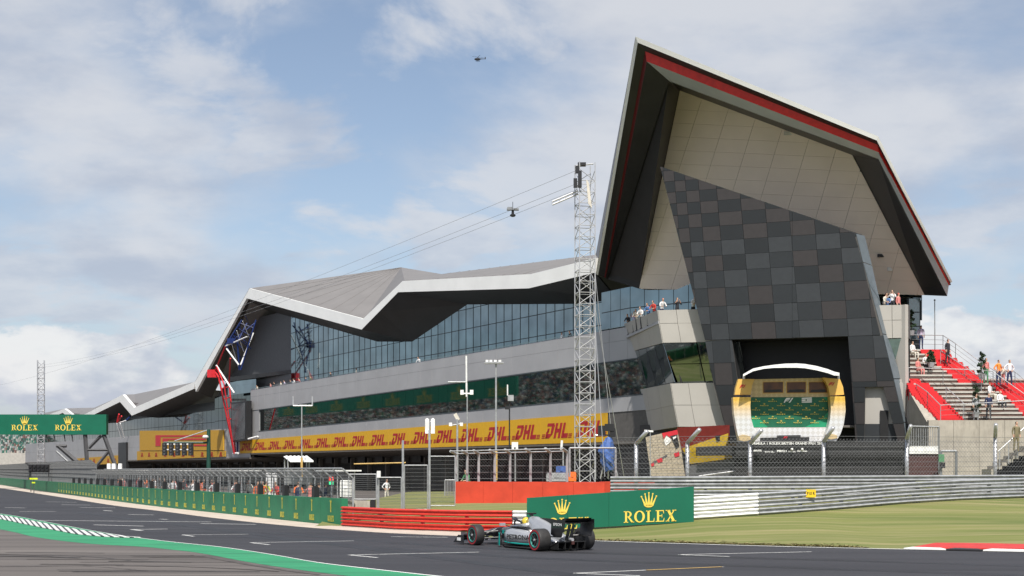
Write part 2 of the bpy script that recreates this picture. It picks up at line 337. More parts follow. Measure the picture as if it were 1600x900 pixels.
# ------------------------------------------------------------------ lettering (hand drawn glyphs, unit height)
def ring(cx, cy, rx, ry, ix, iy, n=20, a0=0, a1=2 * pi):
    q = []
    for i in range(n):
        t, t2 = a0 + (a1 - a0) * i / n, a0 + (a1 - a0) * (i + 1) / n
        q.append([(cx + rx * cos(t), cy + ry * sin(t)), (cx + rx * cos(t2), cy + ry * sin(t2)), (cx + ix * cos(t2), cy + iy * sin(t2)), (cx + ix * cos(t), cy + iy * sin(t))])
    return q
def rect(x0, y0, x1, y1): return [(x0, y0), (x1, y0), (x1, y1), (x0, y1)]
def glyph(ch):
    """serif capitals, width, polygons"""
    if ch == 'R': return 0.86, [rect(.12, 0, .29, 1), rect(0, 0, .40, .07), rect(0, .93, .3, 1), [(.50, .50), (.34, .50), (.68, 0), (.88, 0)], rect(.66, 0, .92, .07)] + ring(.36, .73, .34, .27, .17, .19, 12, -pi / 2, pi / 2) + [rect(.28, .92, .37, 1), rect(.28, .46, .37, .54)]
    if ch == 'O': return 1.0, ring(.48, .5, .47, .52, .27, .43)
    if ch == 'L': return 0.78, [rect(.12, 0, .30, 1), rect(0, .93, .42, 1), rect(0, 0, .12, .07), rect(.30, 0, .72, .08), [(.64, .08), (.72, .08), (.74, .34), (.70, .34)]]
    if ch == 'E': return 0.82, [rect(.12, 0, .30, 1), rect(0, .93, .12, 1), rect(0, 0, .12, .07), rect(.30, 0, .74, .08), rect(.30, .92, .72, 1), rect(.30, .47, .56, .55), [(.66, .08), (.74, .08), (.77, .32), (.73, .32)], [(.64, .92), (.72, .92), (.73, .70), (.69, .70)], rect(.53, .36, .58, .66)]
    if ch == 'X': return 0.92, [[(.10, 1), (.33, 1), (.84, 0), (.60, 0)], [(.70, 1), (.80, 1), (.20, 0), (.08, 0)], rect(0, .93, .40, 1), rect(.58, .93, .92, 1), rect(0, 0, .32, .07), rect(.50, 0, .92, .07)]
    if ch == 'Q': return 0.3, []
def rolex_polys():
    x = 0; out = []
    for ch in 'ROLEX':
        w, ps = glyph(ch)
        for p in ps: out.append([(x + a, b) for a, b in p])
        x += w + 0.06
    w = x - 0.06
    return [[(a - w / 2, b) for a, b in p] for p in out], w
def crown_polys():
    out = [[(.50 * cos(2 * pi * i / 14) * .52, .09 * sin(2 * pi * i / 14) + .10) for i in range(14)]]
    for k, (tx, ty) in enumerate(((-.50, .74), (-.26, .90), (0, .97), (.26, .90), (.50, .74))):
        bx = tx * .42; w = .085
        out.append([(bx - w, .10), (bx + w, .10), (tx + .02, ty), (tx - .02, ty)])
        out.append([(tx + .055 * cos(2 * pi * i / 10), ty + .055 * sin(2 * pi * i / 10)) for i in range(10)])
    return out
def dhl_polys():
    sh = .32
    def sk(p): return [(x + y * sh, y) for x, y in p]
    out = []
    D = [[(.0, .80), (.62, .80), (.78, 1), (.0, 1)], [(.60, .22), (.78, .36), (.86, .86), (.72, 1.0), (.52, .80), (.52, .40)], [(.0, .0), (.44, .0), (.78, .30), (.16, .30)], [(.10, .40), (.32, .40), (.32, .66), (.10, .66)], [(0, 0), (.24, 0), (.24, .62), (0, .40)]]
    H = [rect(.95, 0, 1.20, .40), rect(.95, .56, 1.20, 1), rect(1.42, 0, 1.67, .40), rect(1.42, .56, 1.67, 1), rect(.95, .38, 1.67, .62)]
    Lr = [rect(1.80, .40, 2.05, 1), rect(1.80, 0, 2.05, .42), rect(2.0, 0, 2.50, .30)]
    for p in D + H + Lr: out.append(sk(p))
    for y in (.0, .11, .22):
        out.append([(-.42 + y * sh, y), (-.06 + y * sh, y), (-.06 + (y + .06) * sh, y + .06), (-.42 + (y + .06) * sh, y + .06)])
        out.append([(2.58 + y * sh, y), (2.95 + y * sh, y), (2.95 + (y + .06) * sh, y + .06), (2.58 + (y + .06) * sh, y + .06)])
    return [[(a - 1.3, b) for a, b in p] for p in out], 3.4
def f1_polys():
    return [[(0, 0), (.22, 0), (.42, .30), (.95, .30), (1.05, .46), (.62, .46), (.52, .54), (.58, .60), (1.15, .60), (1.27, .80), (1.40, 1), (.72, 1), (.48, .92), (.34, .72), (.0, .10)],
            [(.98, 0), (1.26, 0), (1.95, 1), (1.66, 1)]]
def place_polys(name, polys, origin, ex, ey, n, size, m, parent, lift=0.012, th=0.006):
    b = MB(); ex, ey, n = Vector(ex).normalized(), Vector(ey).normalized(), Vector(n).normalized(); origin = Vector(origin)
    for p in polys:
        pts = [origin + ex * (x * size) + ey * (y * size) + n * lift for x, y in p]
        b.prism(pts, n * th)
    return b.build(name, m, parent)
def text_obj(name, body, origin, ex, ey, n, height, m, parent, width=None, shear=0.0, bold=0.02, lift=0.012):
    cu = bpy.data.curves.new(name, 'FONT'); cu.body = body; cu.size = 1.0; cu.align_x = 'CENTER'; cu.offset = bold; cu.shear = shear; cu.resolution_u = 2
    to = bpy.data.objects.new(name, cu); C.objects.link(to)
    bpy.context.view_layer.update()
    me = bpy.data.meshes.new_from_object(to.evaluated_get(bpy.context.evaluated_depsgraph_get()))
    bpy.data.objects.remove(to)
    xs = [v.co.x for v in me.vertices]; ys = [v.co.y for v in me.vertices]
    w = max(xs) - min(xs); h = max(ys) - min(ys); cx = (max(xs) + min(xs)) / 2; y0 = min(ys)
    k = height / h; kx = k if width is None else width / w
    ex, ey, n = Vector(ex).normalized(), Vector(ey).normalized(), Vector(n).normalized(); origin = Vector(origin)
    for v in me.vertices: v.co = origin + ex * ((v.co.x - cx) * kx) + ey * ((v.co.y - y0) * k) + n * lift
    me.materials.clear(); me.materials.append(M[m]); return link(name, me, parent)

# ================================================================== GROUND
def sheet(name, pts, z, m):
    b = MB(); b.poly([(p[0], p[1], z) for p in pts]); o = b.build(name, m)
    bm = bmesh.new(); bm.from_mesh(o.data); bmesh.ops.triangulate(bm, faces=bm.faces)
    for f in bm.faces:
        if f.normal.z < 0: f.normal_flip()
    bm.to_mesh(o.data); bm.free(); return struct(o)
def ribbon(name, A, B, m, kind=True):
    b = MB()
    for i in range(len(A) - 1):
        q = [A[i], A[i + 1], B[i + 1], B[i]]
        if (q[1] - q[0]).cross(q[2] - q[0]).z < 0: q = q[::-1]
        b.poly(q)
    o = b.build(name, m); return struct(o) if kind else o
struct(MB().box((0, 1500, -0.56), (9000, 9000, 1.0)).build('ground', 'field'))
sheet('race_track', [(-330, -20), (130, -20), (130, 90), (-20, 120), (-60, 215), (-200, 520), (-330, 520)], 0.0, 'asphalt_track')
def smooth_poly(pts, n=6):
    """Catmull-Rom through 2D pixel points"""
    out = []
    for i in range(len(pts) - 1):
        p0 = pts[max(i - 1, 0)]; p1 = pts[i]; p2 = pts[i + 1]; p3 = pts[min(i + 2, len(pts) - 1)]
        for k in range(n):
            t = k / n
            out.append(tuple(0.5 * (2 * p1[j] + (p2[j] - p0[j]) * t + (2 * p0[j] - 5 * p1[j] + 4 * p2[j] - p3[j]) * t * t + (3 * p1[j] - p0[j] - 3 * p2[j] + p3[j]) * t ** 3) for j in range(2)))
    out.append(pts[-1]); return out
def gl(pts, z): return [G(u, v, z) for u, v in pts]
def at_u(pts, u): return interp(pts, u)
LT = [(-260, 776), (-130, 788), (0, 802.5), (60, 813), (120, 824.5), (180, 835), (260, 845.5), (350, 855), (430, 867), (500, 879), (590, 889.5), (687, 900), (800, 911), (980, 928), (1250, 950)]
GB = [(-260, 794), (-130, 809), (0, 827), (60, 840), (140, 849.5), (220, 854), (260, 858), (312, 864), (387, 878), (462, 889.5), (537, 899), (620, 908), (760, 921), (960, 939), (1250, 962)]
us = [-260 + 1510 * i / 90 for i in range(91)]
LTs, GBs = smooth_poly(LT, 8), smooth_poly(GB, 8)
A = [G(u, at_u(LTs, u), 0.008) for u in us]; B = [G(u, at_u(GBs, u), 0.008) for u in us]
ribbon('green_runoff_strip', A, B, 'green_paint_ground')
ribbon('white_track_edge_line', [p + Vector((0, 0, .004)) for p in A], [p + Vector((0, 0, .004)) + (q - p).normalized() * (0.18 if p.x > -20 else 0.20) for p, q in zip(A, B)], 'white_paint')
Bz = [Vector((p.x, p.y, 0.004)) for p in B]
sheet('asphalt_runoff', [(p.x, p.y) for p in B] + [(40, -20), (-230, -20), (-230, B[0].y)], 0.004, 'asphalt_runoff')
# sawtooth kerb on the left edge: white blocks and dark blocks laid one by one
kerb = thing('track_kerb', 'white and black sawtooth kerb bordering the green painted strip', 'kerb', G(60, 818))
KB = [(-260, 783), (0, 811), (70, 825.5), (120, 835), (165, 839), (200, 840)]
def kpt(u, t, z): a = G(u, at_u(LTs, u) , z); b = G(u, at_u(KB, u), z); return a + (b - a) * t
y = 150.0; n = 0
us2 = []; u = 205.0
while u > -230: us2.append(u); u -= max(4.5, 16 * (1 - (205 - u) / 360))
for i in range(len(us2) - 1):
    a, b_ = us2[i], us2[i + 1]; m_ = lerp(a, b_, .62); sk = (a - b_) * .9
    for x0, x1, m, h in ((a, m_, 'white_paint_worn', .022), (m_, b_, 'black_paint', .018)):
        MB().prism([kpt(x0, .30, .016), kpt(x1, .30, .016), kpt(x1 + sk, 1.0, .016), kpt(x0 + sk, 1.0, .016)], (0, 0, h)).build('kerb_block', m, kerb)
# far edge: wall base, beige concrete strip and track edge
WB = smooth_poly([(534, 821), (480, 816.5), (360, 803.5), (260, 793), (180, 783), (120, 774.5), (60, 766.5), (0, 757.5), (-60, 752)], 6)
SB = smooth_poly([(720, 837.5), (612, 833), (534, 828), (480, 824), (400, 816.5), (320, 807.5), (260, 799.5), (180, 790), (100, 777.5), (0, 762.5), (-60, 755.5)], 6)
WBr, SBr = WB[::-1], SB[::-1]
us3 = [-55 + 589 * i / 50 for i in range(51)]
ribbon('concrete_verge', [G(u, interp(WBr, u), .004) for u in us3], [G(u, interp(SBr, u), .004) for u in us3], 'concrete_strip')
# armco line (u, y, z base)
def arm(u, v, y): p = P(u, v, y); return p
ARM = [G(534, 822), G(620, 827.5), G(720, 831), G(830, 832.5), P(960, 823, 50.8), P(1085, 812, 50), P(1180, 805.5, 50.6), P(1260, 800, 51.5), P(1330, 794, 52.7), P(1400, 787.6, 54), P(1500, 781.5, 55.9), P(1600, 777.5, 57.8), P(1800, 771, 61), P(2100, 768, 66)]
AX = [(p.x, p.y) for p in ARM]; AZt = [(p.x, p.z) for p in ARM]
us4 = [534 + 186 * i / 12 for i in range(13)]
armv = [(534, 822), (620, 827.5), (720, 831)]
ribbon('concrete_apron', [G(u, interp(armv, u) - 1.5, .004) for u in us4], [G(u, interp(SBr, u), .004) for u in us4], 'concrete_strip')
EV = [(715, 837.3), (800, 840), (935, 845), (1060, 849), (1180, 852.5), (1300, 855.5), (1420, 858), (1600, 862), (1850, 867), (2300, 876)]
EP = [G(u, v, .006) for u, v in smooth_poly(EV, 3)]
EX = sorted((p.x, p.y) for p in EP)
def zg(x, y):
    ya = interp(AX, x); za = interp(AZt, x); ye = interp(EX, x)
    ye += interp([(10.5, 0), (12.5, 3.1), (60, 3.1)], x)
    if y <= ye: return 0.006
    if y <= ya:
        t = (y - ye) / max(ya - ye, .01); return 0.006 + (za - .006) * (0.55 * t + 0.45 * t * t)
    tgt = interp([(-12, .55), (-2, .80), (4, .90), (9, 1.15), (14, 1.3), (40, 1.5)], x)
    t = min(1, (y - ya) / 9.0); return za + .0 + (max(tgt, za) - za) * t * t * (3 - 2 * t)
def bank():
    b = MB(); cols = []
    xs = [-8.5 + 60 * i / 90 for i in range(91)]
    for x in xs:
        ye = interp(EX, x) if x > EX[0][0] + .3 else interp(AX, x) - .05
        ya = interp(AX, x); c = []
        for k in range(14): c.append(lerp(ye, ya, k / 13))
        for k in range(1, 15): c.append(ya + 52 * (k / 14) ** 1.6)
        cols.append([Vector((x, yy, zg(x, yy) + (.006 * sin(x * 7.3 + yy * 5.1) if 0 < j < 27 else 0))) for j, yy in enumerate(c)])
    for a, d in zip(cols, cols[1:]):
        for j in range(len(a) - 1): b.poly([a[j], d[j], d[j + 1], a[j + 1]])
    bm = bmesh.new(); o = b.build('grass_bank', 'grass'); bm.from_mesh(o.data); bmesh.ops.remove_doubles(bm, verts=bm.verts, dist=.002); bm.to_mesh(o.data); bm.free()
    o.data.polygons.foreach_set('use_smooth', [True] * len(o.data.polygons)); return struct(o)
bank()
def verge():
    b = MB(); rnd = random.Random(3)
    for i in range(5200):
        x = rnd.uniform(-.6, 24); ye = interp(EX, x)
        if x > 11: continue
        y = ye + abs(rnd.gauss(0, .35)) + .06; z = zg(x, y); a = rnd.uniform(0, pi); w = rnd.uniform(.02, .05)
        for k in range(3):
            a += 1.1; l = rnd.uniform(.05, .14); t = Vector((x + cos(a) * l, y + sin(a) * l, z + rnd.uniform(.012, .03)))
            q = [Vector((x - sin(a) * w, y + cos(a) * w, z + .003)), Vector((x + sin(a) * w, y - cos(a) * w, z + .003)), t]
            if (q[1] - q[0]).cross(q[2] - q[0]).z < 0: q = q[::-1]
            b.poly(q)
    o = b.build('verge_tufts', 'straw'); o['label'] = 'straw coloured ragged grass tufts along the track edge'; o['category'] = 'grass'; return stuff(o)
mat('straw', (0.20, 0.19, 0.065), 0.95, scale=1.5, alpha_col2=(0.33, 0.27, 0.13))
verge()
sheet('pit_lane', [(-8.5, 63.0), (-4, 84), (14, 103), (40, 92), (60, 110), (20, 135), (-90, 300), (-140, 300), (-95, 246), (-57, 160), (-42, 128.6), (-31, 105), (-22, 86.5), (-14, 73.5)], 0.015, 'pit_asphalt' if 'pit_asphalt' in M else 'asphalt_runoff')
sheet('grass_verge', [(-8.6, 61.5), (-10.6, 65.5), (-13, 70), (-16, 76), (-13, 92), (-9, 104), (-8.3, 108), (-8.3, 62)], .035, 'grass')
ribbon('white_track_edge_line', [p + Vector((0, 0, .004)) for p in EP[4:]], [p + Vector((0, -.20, .004)) for p in EP[4:]], 'white_paint')
# painted grid-slot marks on the track
def stroke(name, a, b, wpx, m='white_paint_worn', z=.005):
    A, B = G(*a, z), G(*b, z); d = (B - A).normalized(); q = Vector((-d.y, d.x, 0)) * wpx
    o = MB().poly
    mb = MB(); pts = [A - q, B - q, B + q, A + q]
    if (pts[1] - pts[0]).cross(pts[2] - pts[0]).z < 0: pts = pts[::-1]
    mb.poly(pts); return struct(mb.build(name, m))
marks = [((545, 867), (748, 862.6)), ((545, 867), (590, 871.2)), ((391, 847.8), (553, 845)), ((391, 847.8), (421, 851)), ((285, 835.6), (388, 834.6)), ((285, 835.6), (303, 838)), ((897, 895.5), (1130, 885.5)), ((897, 895.5), (1000, 899.5)), ((1060, 866.5), (1268, 862)), ((1060, 866.5), (1140, 869.5)),
         ((205, 827.2), (262, 826.5)), ((205, 827.2), (222, 829)), ((52, 813), (330, 815.5)), ((200, 803.8), (240, 804.5)), ((125, 792.8), (180, 793.5)), ((72, 784), (120, 784.8)), ((30, 799), (88, 799)), ((162, 797.5), (175, 798.5)), ((147, 820), (224, 822)), ((611, 838.5), (700, 839.5)), ((313, 818), (400, 819.3)), ((96, 788.5), (142, 789.2)), ((8, 793), (40, 793.6)), ((250, 811), (262, 811.5))]
for a, b in marks: stroke('grid_slot_line', a, b, 0.055 if a[1] > 830 else 0.09)
stroke('grid_slot_line', (1010, 890.6), (1128, 885.4), .06, 'yellow_line', .010)
# tyre marks left in rubber on the tarmac
mat('rubber_mark', (0.050, 0.044, 0.042), 0.7, var=0.35, scale=3); mat('rubber_faint', (0.080, 0.070, 0.065), 0.8, var=0.3, scale=2)
rk = random.Random(8)
for i in range(22):
    u0 = rk.uniform(-60, 240); v0 = rk.uniform(862, 905); L_ = rk.uniform(90, 320); dv = rk.uniform(-4, 9); wd_ = rk.uniform(.05, .13); b = MB(); pa = []
    for k in range(9):
        f = k / 8; u = u0 + L_ * f; v = max(v0 + dv * f * f, interp(GBs, u) + 3.5); pa.append(G(u, v, .0065 + .0004 * i))
    for a, c in zip(pa, pa[1:]):
        d = (c - a).normalized(); q = Vector((-d.y, d.x, 0)) * wd_; b.poly([a - q, c - q, c + q, a + q])
    struct(b.build('tyre_mark', 'rubber_mark' if i % 4 == 0 else 'rubber_faint'))
mat('rubber_track', (0.021, 0.021, 0.024), 0.6, var=0.2, scale=1)
for i, (pts) in enumerate((((420, 832), (620, 848), (820, 860), (1050, 868), (1600, 884)), ((380, 838), (600, 856), (820, 871), (1100, 882), (1600, 899)), ((120, 800), (330, 826), (520, 850), (720, 876), (900, 899)))):
    pa = [G(u, v, .0022 + .0003 * i) for u, v in smooth_poly(list(pts), 6)]; b = MB()
    for a, c in zip(pa, pa[1:]):
        d = (c - a).normalized(); q = Vector((-d.y, d.x, 0)) * .30; b.poly([a - q, c - q, c + q, a + q])
    struct(b.build('rubber_line', 'rubber_track'))
# red exit kerb on the right
kr = thing('exit_kerb', 'flat red painted kerb with white and black blocks at the grass edge', 'kerb', G(1500, 855))
MB().prism([G(1420, 857.2, .014), G(1462, 849.6, .014), G(1600, 850.2, .014), G(1900, 853.5, .014), G(1900, 864, .014), G(1600, 858.6, .014)], (0, 0, .035)).build('red_slab', 'red_kerb', kr)
for a, b, m in ((1412, 1478, 'white_paint'), (1478, 1536, 'black_paint'), (1536, 1640, 'white_paint'), (1640, 1760, 'black_paint')):
    e = lambda u: interp(EV, u)
    MB().prism([G(a, e(a) + .3, .017), G(b, e(b) + .3, .017), G(b - 8, e(b) - 1.5, .017), G(a + 14, e(a) - 1.5, .017)], (0, 0, .04)).build('kerb_block', m, kr)

# ================================================================== BARRIERS
def wbeam(pts, zlo, h, side, m, name, parent, th=.012):
    """corrugated rail along a 3D polyline; side = unit vector per point towards the track"""
    prof = [(0.0, 0.0), (.055, .10), (.085, .20), (.055, .34), (.0, .44), (.0, .56), (.055, .66), (.085, .80), (.055, .90), (.0, 1.0)]
    rings = []
    for p, s in zip(pts, side):
        front = [p + Vector((0, 0, zlo + h * t)) + s * (d + .03) for d, t in prof]; back = [p + Vector((0, 0, zlo + h * t)) + s * (d + .03 - th) for d, t in prof[::-1]]
        rings.append(front + back)
    return MB().loft(rings).build(name, m, parent)
def track_side(pts):
    out = []
    for i in range(len(pts)):
        d = pts[min(i + 1, len(pts) - 1)] - pts[max(i - 1, 0)]; s = Vector((d.y, -d.x, 0)).normalized()
        if s.y > 0: s = -s
        out.append(s)
    return out
def cut(poly, x0, x1, n):
    return [Vector((x, interp([(p.x, p.y) for p in poly], x), interp([(p.x, p.z) for p in poly], x))) for x in [lerp(x0, x1, i / n) for i in range(n + 1)]]
def armco(name, label, x0, x1, m, n, height=.85, rails=3, base=ARM, post_m='galvanised_dark', lift=.03):
    pts = cut(base, x0, x1, n); sd = track_side(pts); t = thing(name, label, 'barrier', pts[0])
    pitch = height / rails
    for k in range(rails): wbeam(pts, lift + k * pitch, pitch * .90, sd, m, 'rail', t)
    L = sum((b - a).length for a, b in zip(pts, pts[1:])); np_ = max(2, int(L / 2.0))
    for i in range(np_ + 1):
        f = i / np_ * n; j = min(int(f), n - 1); p = lerp(pts[j], pts[j + 1], f - j); s = sd[j]
        q = Vector((-s.y, s.x, 0))
        MB().obox(p - s * .16 - q * .05 + Vector((0, 0, -.1)), q * .10, s * .13, Vector((0, 0, height + .10))).build('post', post_m, t)
    return t
armco('crash_barrier', 'red painted three rail steel crash barrier behind the racing car', G(536, 822).x, 0.02, 'red_armco', 14)
armco('crash_barrier', 'short white painted barrier piece between red rails and green sponsor board', 0.05, 1.35, 'white_armco', 4)
armco('crash_barrier', 'white painted three rail barrier joining the right end of green sponsor board', P(1070, 812, 50).x, P(1184, 805, 50.6).x, 'white_armco', 6)
grey = armco('crash_barrier', 'long bare grey steel three rail barrier at the top of the grass bank', P(1184.6, 805, 50.6).x, 44, 'galvanised', 26)
# small yellow post number plate on it
c0 = P(1267, 771, 51.45); yt = thing('number_plate', 'small yellow plate fixed on the grey steel barrier', 'sign', c0)
MB().box(c0, (.38, .02, .30)).build('plate', 'panel_yellow', yt)
text_obj('lettering', 'P10 R', c0 + Vector((0, -.012, -.06)), (1, 0, 0), (0, 0, 1), (0, -1, 0), .12, 'print_black', yt, width=.30, lift=.004)
# rear barrier with catch fence
RP = [P(955, 772, 57.5), P(1074, 772, 56), P(1172, 771, 56), P(1288, 767, 57), P(1418, 763, 58.5), P(1556, 762, 60.5), P(1800, 761, 64), P(2050, 760, 68)]
RB = [Vector((p.x, p.y, 1.28 + .012 * i)) for i, p in enumerate(RP)]
rear = armco('crash_barrier', 'rear grey steel barrier below the bent post catch fence', RB[0].x, RB[-1].x, 'galvanised', 24, height=.86, base=RB)
cf = thing('catch_fence', 'tall bent post catch fence before the podium stage', 'fence', RB[2])
def bent_post(name, base, bend, tip, r, m, parent): return MB().path([base, bend, tip], r, 8, m).build(name, m, parent, True)
for (u, bv, tu, tv, y) in ((994, 693, 1011, 674, 57.3), (1074, 692, 1093, 671, 56), (1172, 693, 1190, 672, 56), (1287, 690, 1302, 668, 57), (1417, 686, 1423, 665, 58.5), (1555, 684, 1556, 663, 60.5), (1740, 682, 1741, 661, 63)):
    b0 = P(u, 772, y + .15); b0.z = 1.2
    bent_post('fence_post', b0, P(u, bv, y + .15), P(tu, tv, y - .75), .085, 'aluminium', cf)
for k in range(8):
    z = 2.25 + k * .22; pts = [Vector((p.x, p.y + .05, z + .02 * i)) for i, p in enumerate(RB)]
    MB().path(pts, .007, 4).build('cable', 'wire', cf)
def chain(pts, z0, z1, pitch, r, parent, name='wire_mesh', m='wire'):
    """diagonal chain link between a polyline's z0 and z1, one joined part"""
    b = MB(); H = z1 - z0
    for a, c in zip(pts, pts[1:]):
        L = (c - a).length; n = max(2, int((L + H) / pitch)); d = (c - a) / L
        for s in (1, -1):
            for k in range(n + 1):
                x0 = k * pitch - (H if s > 0 else 0); x1 = x0 + s * H if s > 0 else x0 - H
                za, zb = z0, z1
                xa, xb = x0, x1
                def cl(x, z, xo, zo):
                    if x < 0: t = (0 - x) / (xo - x) if xo != x else 0; return 0, z + (zo - z) * t
                    if x > L: t = (L - x) / (xo - x) if xo != x else 0; return L, z + (zo - z) * t
                    return x, z
                if (xa < 0 and xb < 0) or (xa > L and xb > L): continue
                A_ = cl(xa, za, xb, zb); B_ = cl(xb, zb, xa, za)
                b.tube(a + d * A_[0] + Vector((0, 0, A_[1])), a + d * B_[0] + Vector((0, 0, B_[1])), r, n=3, caps=False)
    return stuff(b.build(name, m, parent))
fl = [Vector((p.x, p.y + .05, 0)) for p in RB[:-1]]
chain(fl, 2.15, 3.75, .17, .005, cf)
# green ROLEX board on the barrier
def rolex_sign(o, ex, ey, n, size, crown_size, gap, m, parent, letters=True, crown_y=None):
    polys, w = rolex_polys()
    if letters: place_polys('lettering', polys, o, ex, ey, n, size, m, parent)
    cp = crown_polys(); oo = Vector(o) + Vector(ey).normalized() * (size + gap)
    place_polys('crown_emblem', cp, oo, ex, ey, n, crown_size, m, parent)
bl, br = P(823, 830, 51.2), P(1084, 815.5, 49.55); tl, tr = P(823, 778, 51.2), P(1084, 760, 49.55)
ad = thing('advertising_board', 'large green board with yellow crowns and lettering on barrier behind the car', 'billboard', (bl + br) / 2)
ex = (br - bl); exn = Vector((ex.x, ex.y, 0)).normalized(); nn = Vector((exn.y, -exn.x, 0))
for k in range(4):
    f0, f1 = k / 4 + .0006, (k + 1) / 4 - .0006
    MB().prism([lerp(bl, br, f0), lerp(bl, br, f1), lerp(tl, tr, f1) - Vector((0, 0, .004 * (k % 2))), lerp(tl, tr, f0)], -nn * .10).build('panel', 'rolex_green', ad)
pl = lambda u, v: plane_ray(u, v, bl, nn)
eyu = Vector((0, 0, 1)); exu = (pl(1056, 814) - pl(974, 816.5)).normalized()
polys, w_ = rolex_polys()
place_polys('lettering', polys, pl(1015.5, 815.6), exu, eyu, nn, (pl(1056, 813) - pl(974, 813)).length / w_, 'gold_yellow', ad)
place_polys('crown_emblem', crown_polys(), pl(1014, 793), exu, eyu, nn, .56, 'gold_yellow', ad)
place_polys('crown_emblem', crown_polys(), pl(878.5, 804), exu, eyu, nn, .58, 'gold_yellow', ad)
place_polys('lettering', polys, pl(880, 826.5), exu, eyu, nn, (pl(1056, 813) - pl(974, 813)).length / w_, 'gold_yellow', ad)
# orange red block wall
ob = thing('block_wall', 'orange red painted block wall behind the green board', 'wall', P(830, 795, 64))
q = [P(710, 796, 66), P(945, 793, 62.5), P(1023, 790, 66.5)]
z0, z1 = .45, CH - 18.2 / F * 63.5
segs = 5
for i in range(segs):
    a, c = lerp(q[0], q[1], i / segs), lerp(q[0], q[1], (i + 1) / segs)
    d = (c - a).normalized(); a = a + d * .006; c = c - d * .006
    MB().prism([(a.x, a.y, .2), (c.x, c.y, .2), (c.x, c.y, z1 - .004 * (i % 2)), (a.x, a.y, z1 - .004 * (i % 2))], (.35, .9, 0)).build('block', 'orange_block', ob)
a, c = q[1], q[2]
MB().prism([(a.x + .006, a.y, .2), (c.x, c.y, .2), (c.x, c.y, z1 + .02), (a.x + .006, a.y, z1 + .02)], (-.2, .9, 0)).build('block', 'orange_block', ob)

# ------------------------------------------------------------------ green pit wall with its panels
wall_pts = [G(u, v) for u, v in WB]            # from the near end (right) to the far end
def resample(pts, step):
    out = [pts[0].copy()]; acc = 0.0; i = 0; cur = pts[0]
    while i < len(pts) - 1:
        d = (pts[i + 1] - cur).length
        if acc + d >= step:
            cur = lerp(cur, pts[i + 1], (step - acc) / d); out.append(cur.copy()); acc = 0.0
        else: acc += d; cur = pts[i + 1]; i += 1
    return out
WP = resample(wall_pts, 2.15)
pw = thing('pit_wall', 'long low green sponsor wall along the far edge of the track', 'wall', WP[0])
for i in range(len(WP) - 1):
    a, c = WP[i], WP[i + 1]; d = (c - a).normalized(); s = Vector((-d.y, d.x, 0)); 
    if s.dot(-a) < 0: s = -s
    h = 1.17 + (.004 if i % 2 else 0)
    a2, c2 = a + d * .012, c - d * .012
    pn = MB().prism([a2, c2, c2 + Vector((0, 0, h)), a2 + Vector((0, 0, h))], -s * .30).build('wall_panel', 'wall_green', pw)
    if (c - Vector((0, 0, 0))).length < 150:
        mid = (a + c) / 2; e = d if d.x > 0 else -d
        place_polys('crown_stick', [rect(-.035, .55, .035, 1.02), rect(-.05, .70, .05, .74), [(-.06, .98), (.06, .98), (.10, 1.08), (.03, 1.02), (0, 1.10), (-.03, 1.02), (-.10, 1.08)]], mid, e, (0, 0, 1), s, 1.0, 'dull_gold', pn)
        # a tall condensed sponsor word
        pp, w = rolex_polys(); sc = .62 / w
        place_polys('lettering', [[(x * sc, .14 + y * .26) for x, y in p] for p in pp], mid, e, (0, 0, 1), s, 1.0, 'dull_gold', pn)
# debris fence behind the wall
fence = thing('debris_fence', 'grey debris fence with bent over top above the green wall', 'fence', WP[0])
for i in range(len(WP)):
    p = WP[i]; d = (WP[min(i + 1, len(WP) - 1)] - WP[max(i - 1, 0)]).normalized(); s = Vector((-d.y, d.x, 0))
    if s.dot(-p) < 0: s = -s
    b0 = p - s * .55; far = p.y > 118
    H = 2.05 if not far else 2.9
    if far and i % 2: continue
    MB().path([b0, b0 + Vector((0, 0, H)), b0 + Vector((0, 0, H + .42)) + s * .5 - d * .0], .042, 5).build('fence_post', 'galvanised', fence)
    if not far and i < len(WP) - 1:
        e = (WP[i + 1] - p) / 2 - s * .55; MB().path([p + e, p + e + Vector((0, 0, H)), p + e + Vector((0, 0, H + .42)) + s * .5], .025, 4).build('fence_post', 'galvanised', fence)
fb = MB()
for i in range(len(WP) - 1):
    a, c = WP[i], WP[i + 1]; d = (c - a).normalized(); s = Vector((-d.y, d.x, 0))
    if s.dot(-a) < 0: s = -s
    H = 2.05 if a.y <= 118 else 2.9
    for k in range(7):
        z = 1.15 + k * (H - 1.15) / 6; fb.tube(a - s * .5 + Vector((0, 0, z)), c - s * .5 + Vector((0, 0, z)), .012, n=3, caps=False)
    for k in range(4):
        fb.tube(a - s * (.5 - k * .16) + Vector((0, 0, H + k * .14)), c - s * (.5 - k * .16) + Vector((0, 0, H + k * .14)), .022, n=3, caps=False)
    nv = 14
    for k in range(nv):
        p = lerp(a, c, k / nv) - s * .5; fb.tube(p + Vector((0, 0, 1.1)), p + Vector((0, 0, H)), .007 if a.y < 118 else .012, n=3, caps=False)
        fb.tube(p + Vector((0, 0, H)), p + s * .48 + Vector((0, 0, H + .42)), .008, n=3, caps=False)
stuff(fb.build('wire_mesh', 'wire', fence))
MB().path([WP[i] - Vector((0, 0, -2.49)) for i in range(0, 28)], .035, 5).build('top_rail', 'galvanised', fence)
